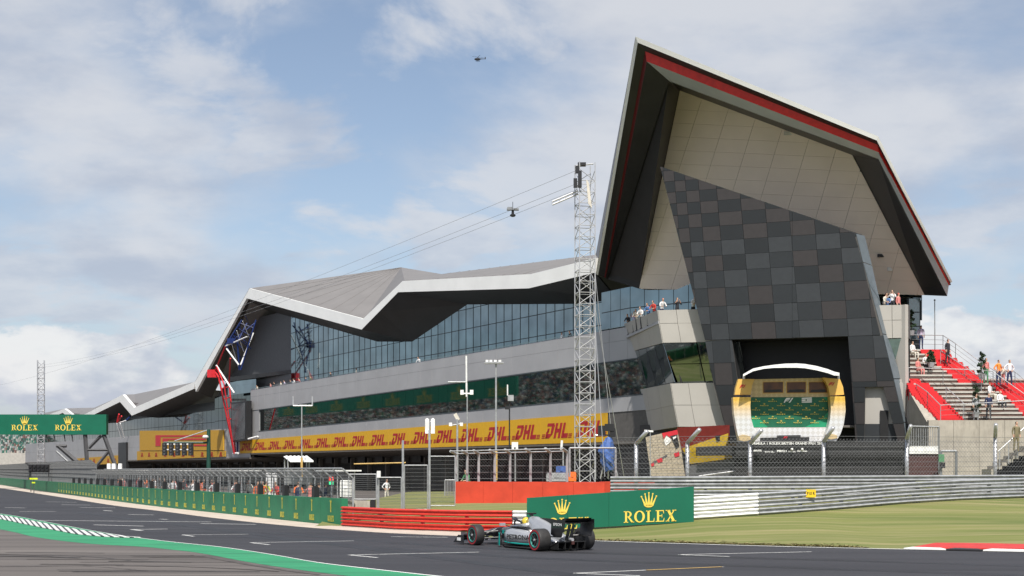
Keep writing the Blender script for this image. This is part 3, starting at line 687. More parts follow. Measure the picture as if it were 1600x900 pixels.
# dark cabinets standing on the wall
for i in range(1, 38, 2):
    p = (WP[i] + WP[i + 1]) / 2; d = (WP[i + 1] - WP[i]).normalized(); s = Vector((-d.y, d.x, 0))
    if s.dot(-p) < 0: s = -s
    o = MB().obox(p - s * .28 + d * .16 + Vector((0, 0, 1.178)), -d * .34, s * .24, (0, 0, .46)).obox(p - s * .25 + d * .10 + Vector((0, 0, 1.638)), -d * .22, s * .18, (0, 0, .05)).build('loudspeaker_box', 'black_plastic')
    tag(o, 'small black box standing on top of the green pit wall', 'box', 'black boxes along the pit wall')
# far low brown screen wall continuing the pit wall to the left is the same fence; black light panel and marshal sign on it
lp = P(61, 732, 150); t = thing('light_panel', 'black row of five lamps mounted above the pit wall', 'lights', lp)
ex_ = Vector((1, .0, 0))
for k in range(5):
    b = MB().box(lp + Vector(((k - 2) * .46, 0, 0)), (.40, .3, .85)); 
    for j in (.2, -.2): b.tube(lp + Vector(((k - 2) * .46, -.15, j)), lp + Vector(((k - 2) * .46, -.27, j)), .13, n=8)
    b.build('lamp_unit', 'black_plastic', t)
MB().box(lp + Vector((0, .2, .45)), (2.4, .1, .08)).build('bar', 'steel_grey', t)
for dx in (-1, 1): MB().tube(lp + Vector((dx, .25, -2.6)), lp + Vector((dx, .25, .45)), .05).build('post', 'steel_grey', t)
sp = P(53, 748, 143); t = thing('marshal_board', 'bright yellow marshal board on the green wall', 'sign', sp)
MB().box(sp + Vector((0, -.1, 0)), (.85, .05, .17)).build('panel', 'hivis_yellow', t); MB().box(sp + Vector((0, -.1, -.42)), (.35, .05, .14)).build('panel', 'hivis_yellow', t)
MB().tube(sp + Vector((0, 0, -1.6)), sp + Vector((0, 0, .1)), .04).build('post', 'steel_grey', t)

# ================================================================== THE WING BUILDING
wing = thing('wing_building', 'long pit building with soaring angular roof and dark checkered tower', 'building', (12, 112, 0))
def line(u0, v0, u1, v1):
    return lambda u: v0 + (v1 - v0) * (u - u0) / (u1 - u0)
l_par = line(901, 524, 389, 610); l_seam = line(901, 543, 389, 621); l_wt = line(901, 572, 405, 640); l_wb = line(901, 627, 405, 674.5)
l_bt = line(950, 645, 375, 688.5); l_bb = line(950, 690.5, 375, 708.5)
def part(name, parent=wing):
    o = bpy.data.objects.new(name, None); C.objects.link(o); o.parent = parent; o.matrix_parent_inverse = parent_world(parent).inverted(); return o
def s_of_u(u, o=0.0): p = FB(u, 700, o); return (Vector((p.x, p.y, 0)) - OB).dot(DB)
def u_of(p): return CX + F * p.x / p.y
def v_of(p): return HV - F * (p.z - CH) / p.y
S0, S1 = s_of_u(1012), s_of_u(392)
def fz(l, s, o=0.0):
    p = BL(s, o, 0); return CH + (HV - l(u_of(p))) / F * p.y
def fq(s0, s1, la, lb, o=0.0): return [BL(s0, o, fz(lb, s0, o)), BL(s1, o, fz(lb, s1, o)), BL(s1, o, fz(la, s1, o)), BL(s0, o, fz(la, s0, o))]
fac = part('facade_cladding')
MB().prism(fq(S0, S1, l_par, l_wt), -NB * .4).build('backing', 'joint', fac); MB().prism(fq(S0, S1, l_wb, l_bb), -NB * .4).build('backing', 'joint', fac)
NP = 34
for i in range(NP):
    a, c = lerp(S0, S1, i / NP), lerp(S0, S1, (i + 1) / NP)
    for la, lb in ((l_par, l_seam), (l_seam, l_wt), (l_wb, l_bt)): panel('cladding_panel', fq(a, c, la, lb), NB, 'cladding_grey', fac, th=.05, gap=.018)
    # pale coping slabs sloping out on the parapet
    q0, q1 = BL(a + .05, .10, fz(l_par, a) + .06), BL(c - .05, .10, fz(l_par, c) + .06)
    MB().prism([q0, q1, q1 - NB * .8 + Vector((0, 0, .14)), q0 - NB * .8 + Vector((0, 0, .14))], (0, 0, .05)).build('coping_slab', 'glass_pale', fac)
# lower window band: one pane per half bay
wb = part('window_band'); SW0, SW1 = S0, s_of_u(405)
NW = 46
for i in range(NW):
    a, c = lerp(SW0, SW1, i / NW), lerp(SW0, SW1, (i + 1) / NW)
    q_ = fq(a, c, l_wt, l_wb, -.12); panel('pane', q_, NB, 'glass_lower', wb, th=.02, gap=.02)
MB().prism(fq(S0, S1, l_wt, l_wb, -.3), -NB * .1).build('backing', 'interior_black', wb)
panel('end_panel', fq(SW1, S1, l_wt, l_wb, -.1), NB, 'cladding_grey', wb, th=.1, gap=.02)
for l, dz in ((l_wt, -.10), (l_wb, 0)):
    q_ = [BL(S0, -.05, fz(l, S0) + dz), BL(SW1, -.05, fz(l, SW1) + dz), BL(SW1, -.05, fz(l, SW1) + dz + .1), BL(S0, -.05, fz(l, S0) + dz + .1)]
    MB().prism(q_, NB * .12).build('window_rail', 'mullion', wb)
# soffit lip and recessed garages
zb0, zb1 = fz(l_bb, S0), fz(l_bb, S1)
MB().prism([BL(S0, .1, zb0), BL(S0, .1, zb0 - .22), BL(S0, -5.2, zb0 - .75), BL(S0, -5.2, zb0)], DB * (S1 - S0)).build('garage_soffit', 'garage_grey', wing)
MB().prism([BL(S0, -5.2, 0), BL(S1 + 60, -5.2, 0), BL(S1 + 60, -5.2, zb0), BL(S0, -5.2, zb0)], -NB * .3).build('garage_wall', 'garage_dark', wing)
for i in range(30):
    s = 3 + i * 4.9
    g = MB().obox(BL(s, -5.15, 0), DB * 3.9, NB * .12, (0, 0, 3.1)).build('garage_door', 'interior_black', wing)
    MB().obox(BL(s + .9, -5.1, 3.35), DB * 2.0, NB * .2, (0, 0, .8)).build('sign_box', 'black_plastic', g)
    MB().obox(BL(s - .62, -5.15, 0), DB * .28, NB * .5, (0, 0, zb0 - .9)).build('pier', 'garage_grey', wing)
# terrace floor and upper glazing
zt = lambda s: fz(l_par, s) - 1.0
MB().prism([BL(S0 - 3, -.42, zt(S0)), BL(S1, -.42, zt(S1)), BL(S1, -9, zt(S1)), BL(S0 - 3, -9, zt(S0))], (0, 0, -.3)).build('terrace_floor', 'cladding_grey', wing)
ug = part('upper_glazing'); OG = -2.8
sg0, sg1 = s_of_u(990, OG), s_of_u(455, OG)
NG = 50; zrow = 2.05
wd = (sg1 - sg0) / NG
def glaz_top(s):     # height of the soffit edge over the glazing
    u = u_of(BL(s, OG, 15))
    v = interp([(430, 476), (540, 522), (590, 534), (645, 534), (684, 513), (731, 476), (900, 473), (1000, 455)], u)
    return CH + (HV - v) / F * BL(s, OG, 15).y + .35
gm = None
for i in range(NG):
    s = sg0 + i * wd; z = zt(s) + .02; top = max(glaz_top(s), glaz_top(s + wd)); k = 0
    while z < top and k < 7:
        h = min(zrow, top - z)
        if h < .3: break
        o = MB().prism(shrink([BL(s + .03, OG, z + .03), BL(s + wd - .03, OG, z + .03), BL(s + wd - .03, OG, z + h - .03), BL(s + .03, OG, z + h - .03)], 0), NB * .03).build('pane', 'glass_upper', ug)
        z += h; k += 1
    MB().obox(BL(s - .03, OG - .02, zt(s)), DB * .06, NB * .08, (0, 0, z - zt(s))).build('mullion', 'mullion', ug)
for i in range(NG):
    s = sg0 + i * wd
    for k in range(1, 6):
        za = zt(s) + zrow * k
        if za > glaz_top(s) - .6: break
        MB().obox(BL(s + .04, OG - .01, za - .03), DB * (wd - .08), NB * .06, (0, 0, .06)).build('transom', 'mullion', ug)
for i in range(NG):
    s = sg0 + i * wd; MB().prism([BL(s, OG - .06, zt(s)), BL(s + wd, OG - .06, zt(s + wd)), BL(s + wd, OG - .06, glaz_top(s + wd)), BL(s, OG - .06, glaz_top(s))], -NB * .1).build('backing', 'interior_black', ug)
s_dark = s_of_u(398, OG)
MB().prism([BL(sg1, OG, zt(sg1)), BL(s_dark, OG, zt(s_dark)), BL(s_dark, OG, 24), BL(sg1, OG, 24)], -NB * .3).build('dark_end_wall', 'steel_grey', ug)
s_d2 = s_of_u(336, OG)
MB().prism([BL(s_dark + .01, OG, 7), BL(s_d2, OG, 7), BL(s_d2, OG, 13.2), BL(s_dark + .01, OG, 21)], -NB * .3).build('dark_end_wall', 'steel_grey', ug)
for k in range(10):
    a_, c_ = lerp(s_dark, s_d2, k / 10), lerp(s_dark, s_d2, (k + 1) / 10)
    for j in range(3): panel('pane', [BL(a_, OG + .02, 8 + 1.9 * j), BL(c_, OG + .02, 8 + 1.9 * j), BL(c_, OG + .02, 9.9 + 1.9 * j), BL(a_, OG + .02, 9.9 + 1.9 * j)], NB, 'glass_dark', ug, th=.03, gap=.06)
# --- hall roof
OF = 0.6
ft = [FB(*p, OF) for p in ((390, 450.5), (567.5, 498), (629, 439), (830, 428), (931, 403))]      # fascia top
fbm = [FB(*p, OF) for p in ((385.5, 466), (565, 515), (622, 456.5), (826, 450.5), (929, 426))]   # fascia bottom
OR = -12.0
R1, R2, R3 = FB(627, 418.5, OR), FB(690, 429, OR), FB(930, 399, OR)
roof = part('hall_roof')
fs = part('fascia')
nseg = [5, 3, 8, 4]
for i in range(4):
    for k in range(nseg[i]):
        a0, a1 = lerp(ft[i], ft[i + 1], k / nseg[i]), lerp(ft[i], ft[i + 1], (k + 1) / nseg[i]); b0, b1 = lerp(fbm[i], fbm[i + 1], k / nseg[i]), lerp(fbm[i], fbm[i + 1], (k + 1) / nseg[i])
        MB().prism([a0, a1, b1, b0], -NB * .5).build('fascia_panel', 'fascia_white', fs)
up = Vector((0, 0, .06))
def roofface(name, pts, m='roof_grey', th=-.25): return MB().prism([p + up for p in pts], (0, 0, th)).build(name, m, roof)
e_ = [p - NB * .25 for p in ft]
roofface('roof_plane', [e_[0], e_[1], R1]); roofface('roof_plane', [e_[1], e_[2], R1]); roofface('roof_plane', [e_[2], R2, R1]); roofface('roof_plane', [e_[2], e_[3], R3, R2]); roofface('roof_plane', [e_[3], e_[4], R3])
bk = [BL((p - OB).dot(DB), -32, 16) for p in (R1, R2, R3)]
roofface('roof_plane', [R1, R2, bk[1], bk[0]]); roofface('roof_plane', [R2, R3, bk[2], bk[1]])
pk_b = BL((ft[0] - OB).dot(DB) + 3, -32, 18); roofface('roof_plane', [e_[0], R1, bk[0], pk_b])
# standing seams on the roof planes
for (A0, A1, B0, B1, n) in ((e_[0], e_[1], R1, R1, 8), (e_[1], e_[2], R1, R2, 8), (e_[2], e_[3], R2, R3, 14)):
    for k in range(1, n):
        a, b = lerp(A0, A1, k / n), lerp(B0, B1, k / n); MB().tube(a + up * 1.3, b + up * 1.3, .014, n=4).build('seam', 'roof_grey', roof)
# soffit: inner contour on the glazing plane
inn = [FB(*p, OG) for p in ((402, 480), (590, 534), (645, 534), (731, 476), (905, 475), (965, 468))]
sf = part('soffit', wing)
def strip(pts, name, m, par, th=.08): return MB().prism(pts, (0, 0, th)).build(name, m, par)
bt = [p - NB * .02 for p in fbm]
for q_ in ([bt[0], bt[1], inn[1], inn[0]], [bt[1], lerp(bt[1], bt[2], .5), inn[2], inn[1]], [lerp(bt[1], bt[2], .5), bt[2], inn[3], inn[2]], [bt[2], bt[3], inn[4], inn[3]], [bt[3], bt[4], inn[5], inn[4]]):
    b = MB(); b.poly(q_); b.poly([p + Vector((0, 0, .15)) for p in q_[::-1]]); b.build('soffit_panel', 'soffit_black', sf)
# the thin dark red line under the fascia
for i in range(4):
    a, c = bt[i] - NB * .6 + Vector((0, 0, -.10)), bt[i + 1] - NB * .6 + Vector((0, 0, -.10)); MB().prism([a, c, c - NB * .7, a - NB * .7], (0, 0, .05)).build('red_strip', 'soffit_darkred', sf)
# --- left slope of the hall roof running down to the lower pit roof
L0t, L0b = ft[0], fbm[0]
L1t, L1b = FB(304, 598, OF), FB(306, 612, OF)
slope = part('roof_slope')
MB().prism([L0t, L1t, L1b, L0b], -NB * .35).build('edge', 'fascia_white', slope)
b = MB(); q_ = [L0b - NB * .1, L1b - NB * .1, FB(331, 622, OG), FB(402, 480, OG)]; b.poly(q_); b.poly([p + Vector((.1, 0, .3)) for p in q_[::-1]]); b.build('soffit_panel', 'soffit_brown', slope)
b = MB(); q_ = [L0t + up, L1t + up, L1t + NB * -25 + Vector((0, 0, 3)), pk_b]; b.poly(q_); b.poly(q_[::-1]); b.build('roof_plane', 'roof_grey', slope)
for f_ in (.18,):
    pass
# --- end wall where the deeper hall meets the low wing (terrace end box with dark canopy)
tb = part('terrace_pavilion')
p0 = FB(372, 587, -1.0); 
MB().prism([FB(352, 590, -1), FB(470, 576, -3), FB(470, 581, -3), FB(352, 597, -1)], -NB * 3).build('canopy_slab', 'soffit_black', tb)
MB().prism([FB(356, 597, -1.5), FB(400, 592, -1.5), FB(400, 612, -1.5), FB(356, 618, -1.5)], -NB * .1).build('glass_side', 'glass_upper', tb)
# --- yellow sponsor banner along the garages
ban = thing('sponsor_banner', 'long yellow banner with repeated red courier lettering above the garages', 'banner', BL(20, .2, fz(l_bb, 20)))
sb0, sb1 = s_of_u(951), s_of_u(376)
nb = 17
for i in range(nb):
    a, c = lerp(sb0, sb1, i / nb), lerp(sb0, sb1, (i + 1) / nb)
    pn = MB().prism([p + NB * .09 for p in fq(a + .01, c - .01, l_bt, l_bb)], NB * .04).build('banner_panel', 'dhl_yellow', ban)
    pp, w = dhl_polys(); mid = (a + c) / 2
    zc = fz(l_bb, mid); hh = fz(l_bt, mid) - zc
    place_polys('lettering', [[(x * .45, y) for x, y in p_] for p_ in [[(xx * (c - a) * .94 / w / .45 / (hh * .56), yy) for xx, yy in p_] for p_ in pp]], BL(mid, .13, zc + hh * .20), -DB, (0, 0, 1), NB, hh * .56, 'dhl_red', pn)

# --- end block with balcony (left face, front face)
nF = Vector((-.442, -1, 0)).normalized(); pF = Vector((11, 100.4, 0))
FR = lambda u, v: plane_ray(u, v, pF, nF)
blk = part('end_block')
rowsA = [(976, 506), (979, 521), (986.7, 549.5), (994, 610), (999, 645), (1003, 676)]
rowsB = [(1028.5, 484.5), (1031, 505.5), (1036.5, 536), (1048.6, 599), (1054, 633), (1060.5, 667)]
rowsD = [(1419, 476), (1419, 500), (1419.5, 528), (1419.5, 592), (1419.5, 632), (1419.5, 668)]
Apt = [P(u, v, 112) for u, v in rowsA]; Bpt = [FR(u, v) for u, v in rowsB]; Dpt = [FR(u, v) for u, v in rowsD]
nL = (Bpt[0] - Apt[0]).cross(Vector((0, 0, 1))).normalized()
if nL.dot(-Apt[0]) < 0: nL = -nL
for r in range(5):
    if r == 2:      # glazing band
        for k in range(4):
            t0, t1 = k / 4, (k + 1) / 4
            panel('pane', [lerp(Apt[r], Bpt[r], t0), lerp(Apt[r], Bpt[r], t1), lerp(Apt[r + 1], Bpt[r + 1], t1) - nL * .35, lerp(Apt[r + 1], Bpt[r + 1], t0) - nL * .35], nL, 'glass_lower', blk, th=.03, gap=.05)
        cols = [0, .145, .33, .5, .66, .80, .92, 1]
        for k in range(len(cols) - 1):
            if k in (2, 3, 4): continue
            for (e0, e1) in ((0, .52), (.52, 1)):
                a = lerp(Bpt[2], Bpt[3], e0); d = lerp(Dpt[2], Dpt[3], e0); a2 = lerp(Bpt[2], Bpt[3], e1); d2 = lerp(Dpt[2], Dpt[3], e1)
                panel('pane', [lerp(a, d, cols[k]) - nF * .55 * e0, lerp(a, d, cols[k + 1]) - nF * .55 * e0, lerp(a2, d2, cols[k + 1]) - nF * .55 * e1, lerp(a2, d2, cols[k]) - nF * .55 * e1], nF, 'glass_pale' if k == 6 else 'glass_lower', blk, th=.03, gap=.05)
        continue
    for k in range(3):
        t0, t1 = k / 3, (k + 1) / 3
        panel('cladding_panel', [lerp(Apt[r], Bpt[r], t0), lerp(Apt[r], Bpt[r], t1), lerp(Apt[r + 1], Bpt[r + 1], t1), lerp(Apt[r + 1], Bpt[r + 1], t0)], nL, 'cladding_light', blk, th=.06, gap=.02)
    cols = [0, .078, .27, .46, .64, .80, .94, 1]
    for k in range(len(cols) - 1):
        if k in (2, 3, 4): continue
        panel('cladding_panel', [lerp(Bpt[r], Dpt[r], cols[k]), lerp(Bpt[r], Dpt[r], cols[k + 1]), lerp(Bpt[r + 1], Dpt[r + 1], cols[k + 1]), lerp(Bpt[r + 1], Dpt[r + 1], cols[k])], nF, 'cladding_light', blk, th=.06, gap=.02)
mid1 = [lerp(p, q, .27) for p, q in zip(Bpt, Dpt)]; mid2 = [lerp(p, q, .80) for p, q in zip(Bpt, Dpt)]
for a, b_, n in ((Apt, Bpt, nL), (Bpt, mid1, nF), (mid2, Dpt, nF)):
    for i0_, i1_ in ((0, 2), (3, 5)): MB().prism([a[i0_], b_[i0_], b_[i1_], a[i1_]], -n * .9).build('backing', 'joint', blk)
    MB().prism([a[2] - n * .75, b_[2] - n * .75, b_[3] - n * .75, a[3] - n * .75], -n * .1).build('backing', 'interior_black', blk)
MB().prism([mid1[0], mid2[0], lerp(mid2[0], mid2[2], .9), lerp(mid1[0], mid1[2], .9)], -nF * .25).build('backing', 'joint', blk)
back = [Dpt[0] + DB * 14, Dpt[5] + DB * 14]
MB().prism([Dpt[0], back[0], back[1], Dpt[5]], Vector((-.85, -.5, 0)) * .3).build('side_wall', 'cladding_light', blk)
MB().prism([Apt[5], Bpt[5], Dpt[5], Dpt[5] + DB * 14], (0, 0, .15)).build('underside', 'garage_grey', blk)
fl_z = Apt[0].z - 1.05
MB().prism([(p.x, p.y, fl_z) for p in (Apt[0], Bpt[0], Dpt[0], Dpt[0] + DB * 14)], (0, 0, -.2)).build('balcony_floor', 'cladding_grey', blk)
# ground floor under the block: dark recess wall
gw = [P(958, 700, 114), P(1068, 700, 104), P(1140, 700, 101), P(1425, 700, 98)]
for a, c in zip(gw, gw[1:]): MB().prism([(a.x, a.y, 0), (c.x, c.y, 0), (c.x, c.y, 6.1), (a.x, a.y, 6.1)], (.2, .5, 0)).build('ground_floor_wall', 'garage_dark', blk)
# glazing behind the balcony, below the beige wall
bg_ = part('balcony_glazing')
g0, g1, g2 = P(940, 480, 116), P(985, 480, 112.2), P(1100, 480, 107.5); g3 = P(1440, 480, 99.8)
print('beige', plane_ray(1100, 455, P(999, 451, 111), ((P(1062.5, 141, 102.5) - P(999, 451, 111)).cross(P(1332, 242, 97.5) - P(999, 451, 111)))), plane_ray(1445, 461, P(999, 451, 111), ((P(1062.5, 141, 102.5) - P(999, 451, 111)).cross(P(1332, 242, 97.5) - P(999, 451, 111)))))
for (a, c, n) in ((g0, g1, 3), (g1, g2, 5), (g2, g3, 11)):
    for k in range(n):
        p, q_ = lerp(a, c, k / n), lerp(a, c, (k + 1) / n); d = (q_ - p).normalized(); nn_ = Vector((d.y, -d.x, 0))
        for z0_, z1_ in ((fl_z, fl_z + 2.4), (fl_z + 2.4, fl_z + 4.2)):
            panel('pane', [(p.x, p.y, z0_), (q_.x, q_.y, z0_), (q_.x, q_.y, z1_), (p.x, p.y, z1_)], nn_, 'glass_upper', bg_, th=.03, gap=.05)
    nn_ = Vector(((c - a).y, -(c - a).x, 0)).normalized()
    MB().prism([(a.x, a.y, fl_z), (c.x, c.y, fl_z), (c.x, c.y, fl_z + 4.2), (a.x, a.y, fl_z + 4.2)], -nn_ * .2).build('backing', 'mullion', bg_)
# --- the great hood: nested loops from the outer white edge to the beige soffit wall
loops = [[(931, 428, 113.2), (993, 57, 95.0), (1372, 213, 91.0), (1488, 440, 95.0)],
         [(934.5, 430, 113.3), (996.5, 66.5, 95.1), (1370, 219.5, 91.1), (1485.5, 442, 95.1)],
         [(944, 433, 113.5), (1008, 80, 95.6), (1371, 226, 91.6), (1484.5, 443, 95.5)],
         [(946.5, 434, 113.6), (1010.5, 96, 95.7), (1373, 238, 91.7), (1482.5, 446, 95.6)],
         [(949, 436, 113.9), (1045, 126, 97.2), (1373, 248.5, 92.8), (1480, 462.5, 96.0)],
         [(999, 451, 111.0), (1062.5, 141, 102.5), (1332, 242, 97.5), (1445, 461, 98.6)]]
LP_ = [[P(*p) for p in l] for l in loops]
hood = part('hood_roof')
mats_ = [('fascia_white',) * 3, ('soffit_black',) * 3, ('soffit_darkred', 'soffit_red', 'soffit_red'), ('soffit_black', 'hood_grey', 'hood_grey'), ('soffit_black',) * 3]  # dark red on the left side puts a reflection into the colour
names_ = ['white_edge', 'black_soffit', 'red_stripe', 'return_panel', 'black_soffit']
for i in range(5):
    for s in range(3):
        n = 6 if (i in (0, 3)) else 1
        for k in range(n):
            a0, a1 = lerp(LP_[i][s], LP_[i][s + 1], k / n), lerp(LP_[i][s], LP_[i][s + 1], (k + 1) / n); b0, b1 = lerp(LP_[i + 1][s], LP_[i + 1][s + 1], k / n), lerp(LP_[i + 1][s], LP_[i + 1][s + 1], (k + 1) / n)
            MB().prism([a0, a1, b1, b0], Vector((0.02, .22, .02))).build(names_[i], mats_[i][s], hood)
O_ = LP_[0]; Bk = [R3, P(1012, 130, 128), P(1355, 262, 124), P(1440, 452, 116)]
for a, c, d, e in ((O_[0], O_[1], Bk[1], Bk[0]), (O_[1], O_[2], Bk[2], Bk[1]), (O_[2], O_[3], Bk[3], Bk[2])):
    b = MB(); q_ = [a + Vector((0, .25, 0)), c + Vector((0, .25, 0)), d, e]; b.poly(q_); b.poly([p - Vector((0, 0, .2)) for p in q_[::-1]]); b.build('roof_plane', 'roof_grey', hood)
# beige panelled wall inside the hood, panel by panel
bw = part('beige_wall')
B5 = LP_[5]; nW = (B5[1] - B5[0]).cross(B5[2] - B5[0]).normalized()
if nW.y > 0: nW = -nW
pW = B5[0]
region = [(999, 451), (1062.5, 141), (1332, 242), (1445, 461)]
MB().prism([plane_ray(u, v, pW, nW) for u, v in region], -nW * .2).build('backing', 'joint', bw)
def rowv(k, u): return 150 + k * 21.2 + (u - 1060) * (.052 - .002 * k) + max(0, k - 9) * 1.0
def colu(k, v): return 1052 + k * 46.5 - (v - 150) * (.33 - .006 * k)
for r in range(-6, 17):
    for c in range(-3, 13):
        cell = []
        for (rr, cc) in ((r, c), (r, c + 1), (r + 1, c + 1), (r + 1, c)):
            u = 1200.0
            for _ in range(6): v = rowv(rr, u); u = colu(cc, v)
            cell.append((u, v))
        pl_ = clip(cell, region)
        if pl_: panel('soffit_panel', [plane_ray(u, v, pW, nW) for u, v in pl_], nW, 'beige_panel', bw, th=.05, gap=.012)
# two small vents and lamps in it
for u, v, w, h, m in ((1377, 399, .5, .22, 'black_plastic'), (1391, 420, .35, .25, 'white_plastic'), (1233, 208, .7, .25, 'white_plastic')):
    p = plane_ray(u, v, pW, nW); MB().box(p + nW * .08, (w, .12, h)).build('light_fitting', m, bw)
# --- the checkered tower
nT = Vector((-.40, -1, 0)).normalized(); pT = Vector((15.5, 97.3, 0))
TP = lambda u, v, off=0.0: plane_ray(u, v, pT + nT * off, nT)
tw = part('checkered_tower')
Lft = [(1031.5, 260), (1092, 480), (1115.5, 605), (1139, 687), (1152, 738)]
Rgt = [(1337, 365), (1348, 410), (1358, 445), (1379, 522), (1396, 592), (1412, 660), (1424, 738)]
el = lambda v: interp([(b, a) for a, b in Lft], v); er = lambda v: interp([(b, a) for a, b in Rgt], v)
top_e = [(1031.5, 260), (1238, 330), (1337, 365)]
regs = [[(1031.5, 260), (1238, 330), (1238, 531.5 - .0), (el(532), 532.5 )],
        [(1238, 330), (1337, 365), (er(410), 410), (er(445), 445), (er(524), 524), (1325.3, 525.5), (1238, 528.5)],
        [(el(533), 533), (1143.5, 531), (1172, 738), (1152, 738), (el(687), 687), (el(607), 607)],
        [(1325.3, 525.5), (er(524), 524), (er(592), 592), (er(604), 604), (1331.5, 605)],
        [(1331.5, 605), (1352, 605), (1350, 738), (1340, 738)],
        [(1380, 605), (er(604), 604), (er(660), 660), (1424, 738), (1416, 738)]]
regs[0] = [(1031.5, 260), (1238, 330), (1238, 528.5), (el(532), 531.5)]
def trow(k, u):
    V = [236, 254, 271.5, 289, 307.5, 326.7, 348, 371, 394.7, 419, 446, 475, 503, 530, 565, 600, 632, 665, 700, 740]
    v0 = V[k]; sl = -.085 + .05 * (v0 - 240) / 300; return v0 + max(sl, -.085) * (u - 1200)
U_ = [1012, 1029, 1045.5, 1062, 1078.5, 1099, 1126.5, 1162.5, 1200, 1237, 1275, 1313, 1351, 1388, 1425]
def tcol(k, v): return U_[k] + .085 * (v - 373)
rnd = random.Random(11)
MBb = MB()
for rg in regs: MBb.prism([TP(u, v, -.03) for u, v in rg], -nT * .15)
MBb.build('backing', 'joint', tw)
for r in range(19):
    for c in range(len(U_) - 1):
        cell = []
        for (rr, cc) in ((r, c), (r, c + 1), (r + 1, c + 1), (r + 1, c)):
            u = 1200.0
            for _ in range(6): v = trow(rr, u); u = tcol(cc, v)
            cell.append((u, v))
        dark = (r + c) % 2 == 0
        hi = r < 7 or c < 4 or rnd.random() < .25 or r > 13
        m = ('tower_dark' if hi else 'tower_slate') if dark else ('tower_brown' if hi else 'tower_grey')
        for rg in regs:
            pl_ = clip(cell, rg)
            if pl_: panel('tower_panel', [TP(u, v) for u, v in pl_], nT, m, tw, th=.05 + rnd.random() * .006, gap=.016)
# bluish return face on the right, tapering, panel by panel
Rout = [(1350.5, 368), (1362, 415), (1374, 470), (1386, 524), (1408, 592), (1420, 660), (1427, 738)]
for (a, b_), (c, d) in zip(zip(Rgt, Rout), zip(Rgt[1:], Rout[1:])):
    p = [TP(*a), TP(*c), P(*d, TP(*c).y + .55), P(*b_, TP(*a).y + .55)]
    n_ = (p[1] - p[0]).cross(p[2] - p[0]).normalized(); n_ = n_ if n_.x > 0 else -n_
    panel('return_panel', p, n_, 'tower_return', tw, th=.04, gap=.03)
pk = [TP(1031.5, 260), TP(1238, 330), TP(1337, 365)]
MB().prism([pk[0], pk[1], pk[1] + Vector((.2, .7, -.1)), pk[0] + Vector((.2, .7, 0))], (0, 0, -.2)).build('top_cap', 'tower_slate', tw)
MB().prism([pk[1], pk[2], P(1350.5, 368, pk[2].y + .55), pk[1] + Vector((.2, .7, -.1))], (0, 0, -.2)).build('top_cap', 'tower_slate', tw)
# inner reveal and dark back of the opening
def ext(u, v, d): p = TP(u, v); return p - nT * d
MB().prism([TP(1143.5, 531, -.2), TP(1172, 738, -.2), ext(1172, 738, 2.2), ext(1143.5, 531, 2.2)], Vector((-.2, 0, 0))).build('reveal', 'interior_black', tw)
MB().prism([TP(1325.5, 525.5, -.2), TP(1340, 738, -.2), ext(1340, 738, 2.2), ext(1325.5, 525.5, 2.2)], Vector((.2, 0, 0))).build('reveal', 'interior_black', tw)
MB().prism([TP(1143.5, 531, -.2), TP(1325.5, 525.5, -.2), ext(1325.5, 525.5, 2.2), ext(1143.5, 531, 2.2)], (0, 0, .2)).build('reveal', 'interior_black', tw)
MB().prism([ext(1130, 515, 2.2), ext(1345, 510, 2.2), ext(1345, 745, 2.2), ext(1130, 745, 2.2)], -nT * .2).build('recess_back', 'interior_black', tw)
# white wall with dark door seen through the gap in the right leg
MB().prism([ext(1345, 598, 0.45), ext(1430, 598, 0.45), ext(1430, 662, 0.45), ext(1345, 662, 0.45)], -nT * .1).build('inner_wall', 'cladding_light', tw)
MB().prism([ext(1345, 662, 0.45), ext(1430, 662, 0.45), ext(1430, 742, 0.45), ext(1345, 742, 0.45)], -nT * .1).build('inner_wall', 'tower_grey', tw)
MB().prism([ext(1374, 641, .35), ext(1387, 641, .35), ext(1387, 742, .35), ext(1374, 742, .35)], -nT * .05).build('door', 'interior_black', tw)

# ================================================================== LOW PIT BUILDING (left)
low = thing('pit_building', 'low far pit building with zigzag white roof edge and glass storey', 'building', BL(150, 0, 0))
SL0, SL1 = S1, s_of_u(40)
NLW = 30
lf = part('facade_cladding', low)
MB().prism([BL(SL0, -.1, 4.2), BL(SL1, -.1, 4.2), BL(SL1, -.1, 8.3), BL(SL0, -.1, 8.3)], -NB * .4).build('backing', 'joint', lf)
for i in range(NLW):
    a, c = lerp(SL0, SL1, i / NLW), lerp(SL0, SL1, (i + 1) / NLW)
    for z0_, z1_ in ((4.2, 6.4), (6.4, 8.4)): panel('cladding_panel', [BL(a, 0, z0_), BL(c, 0, z0_), BL(c, 0, z1_), BL(a, 0, z1_)], NB, 'cladding_grey', lf, gap=.02)
MB().prism([BL(SL0, .15, 4.2), BL(SL0, .15, 4.0), BL(SL0, -5.2, 3.6), BL(SL0, -5.2, 4.2)], DB * (SL1 - SL0)).build('garage_soffit', 'garage_grey', low)
MB().prism([BL(SL0, -5.25, 0), BL(SL1, -5.25, 0), BL(SL1, -5.25, 4), BL(SL0, -5.25, 4)], -NB * .3).build('garage_wall', 'garage_dark', low)
lg = part('upper_glazing', low); OL = -4.0
g_s0, g_s1 = s_of_u(352, OL), s_of_u(60, OL); ng = 60
MB().prism([BL(g_s0, OL - .05, 8), BL(g_s1, OL - .05, 8), BL(g_s1, OL - .05, 12.0), BL(g_s0, OL - .05, 13.2)], -NB * .2).build('backing', 'mullion', lg)
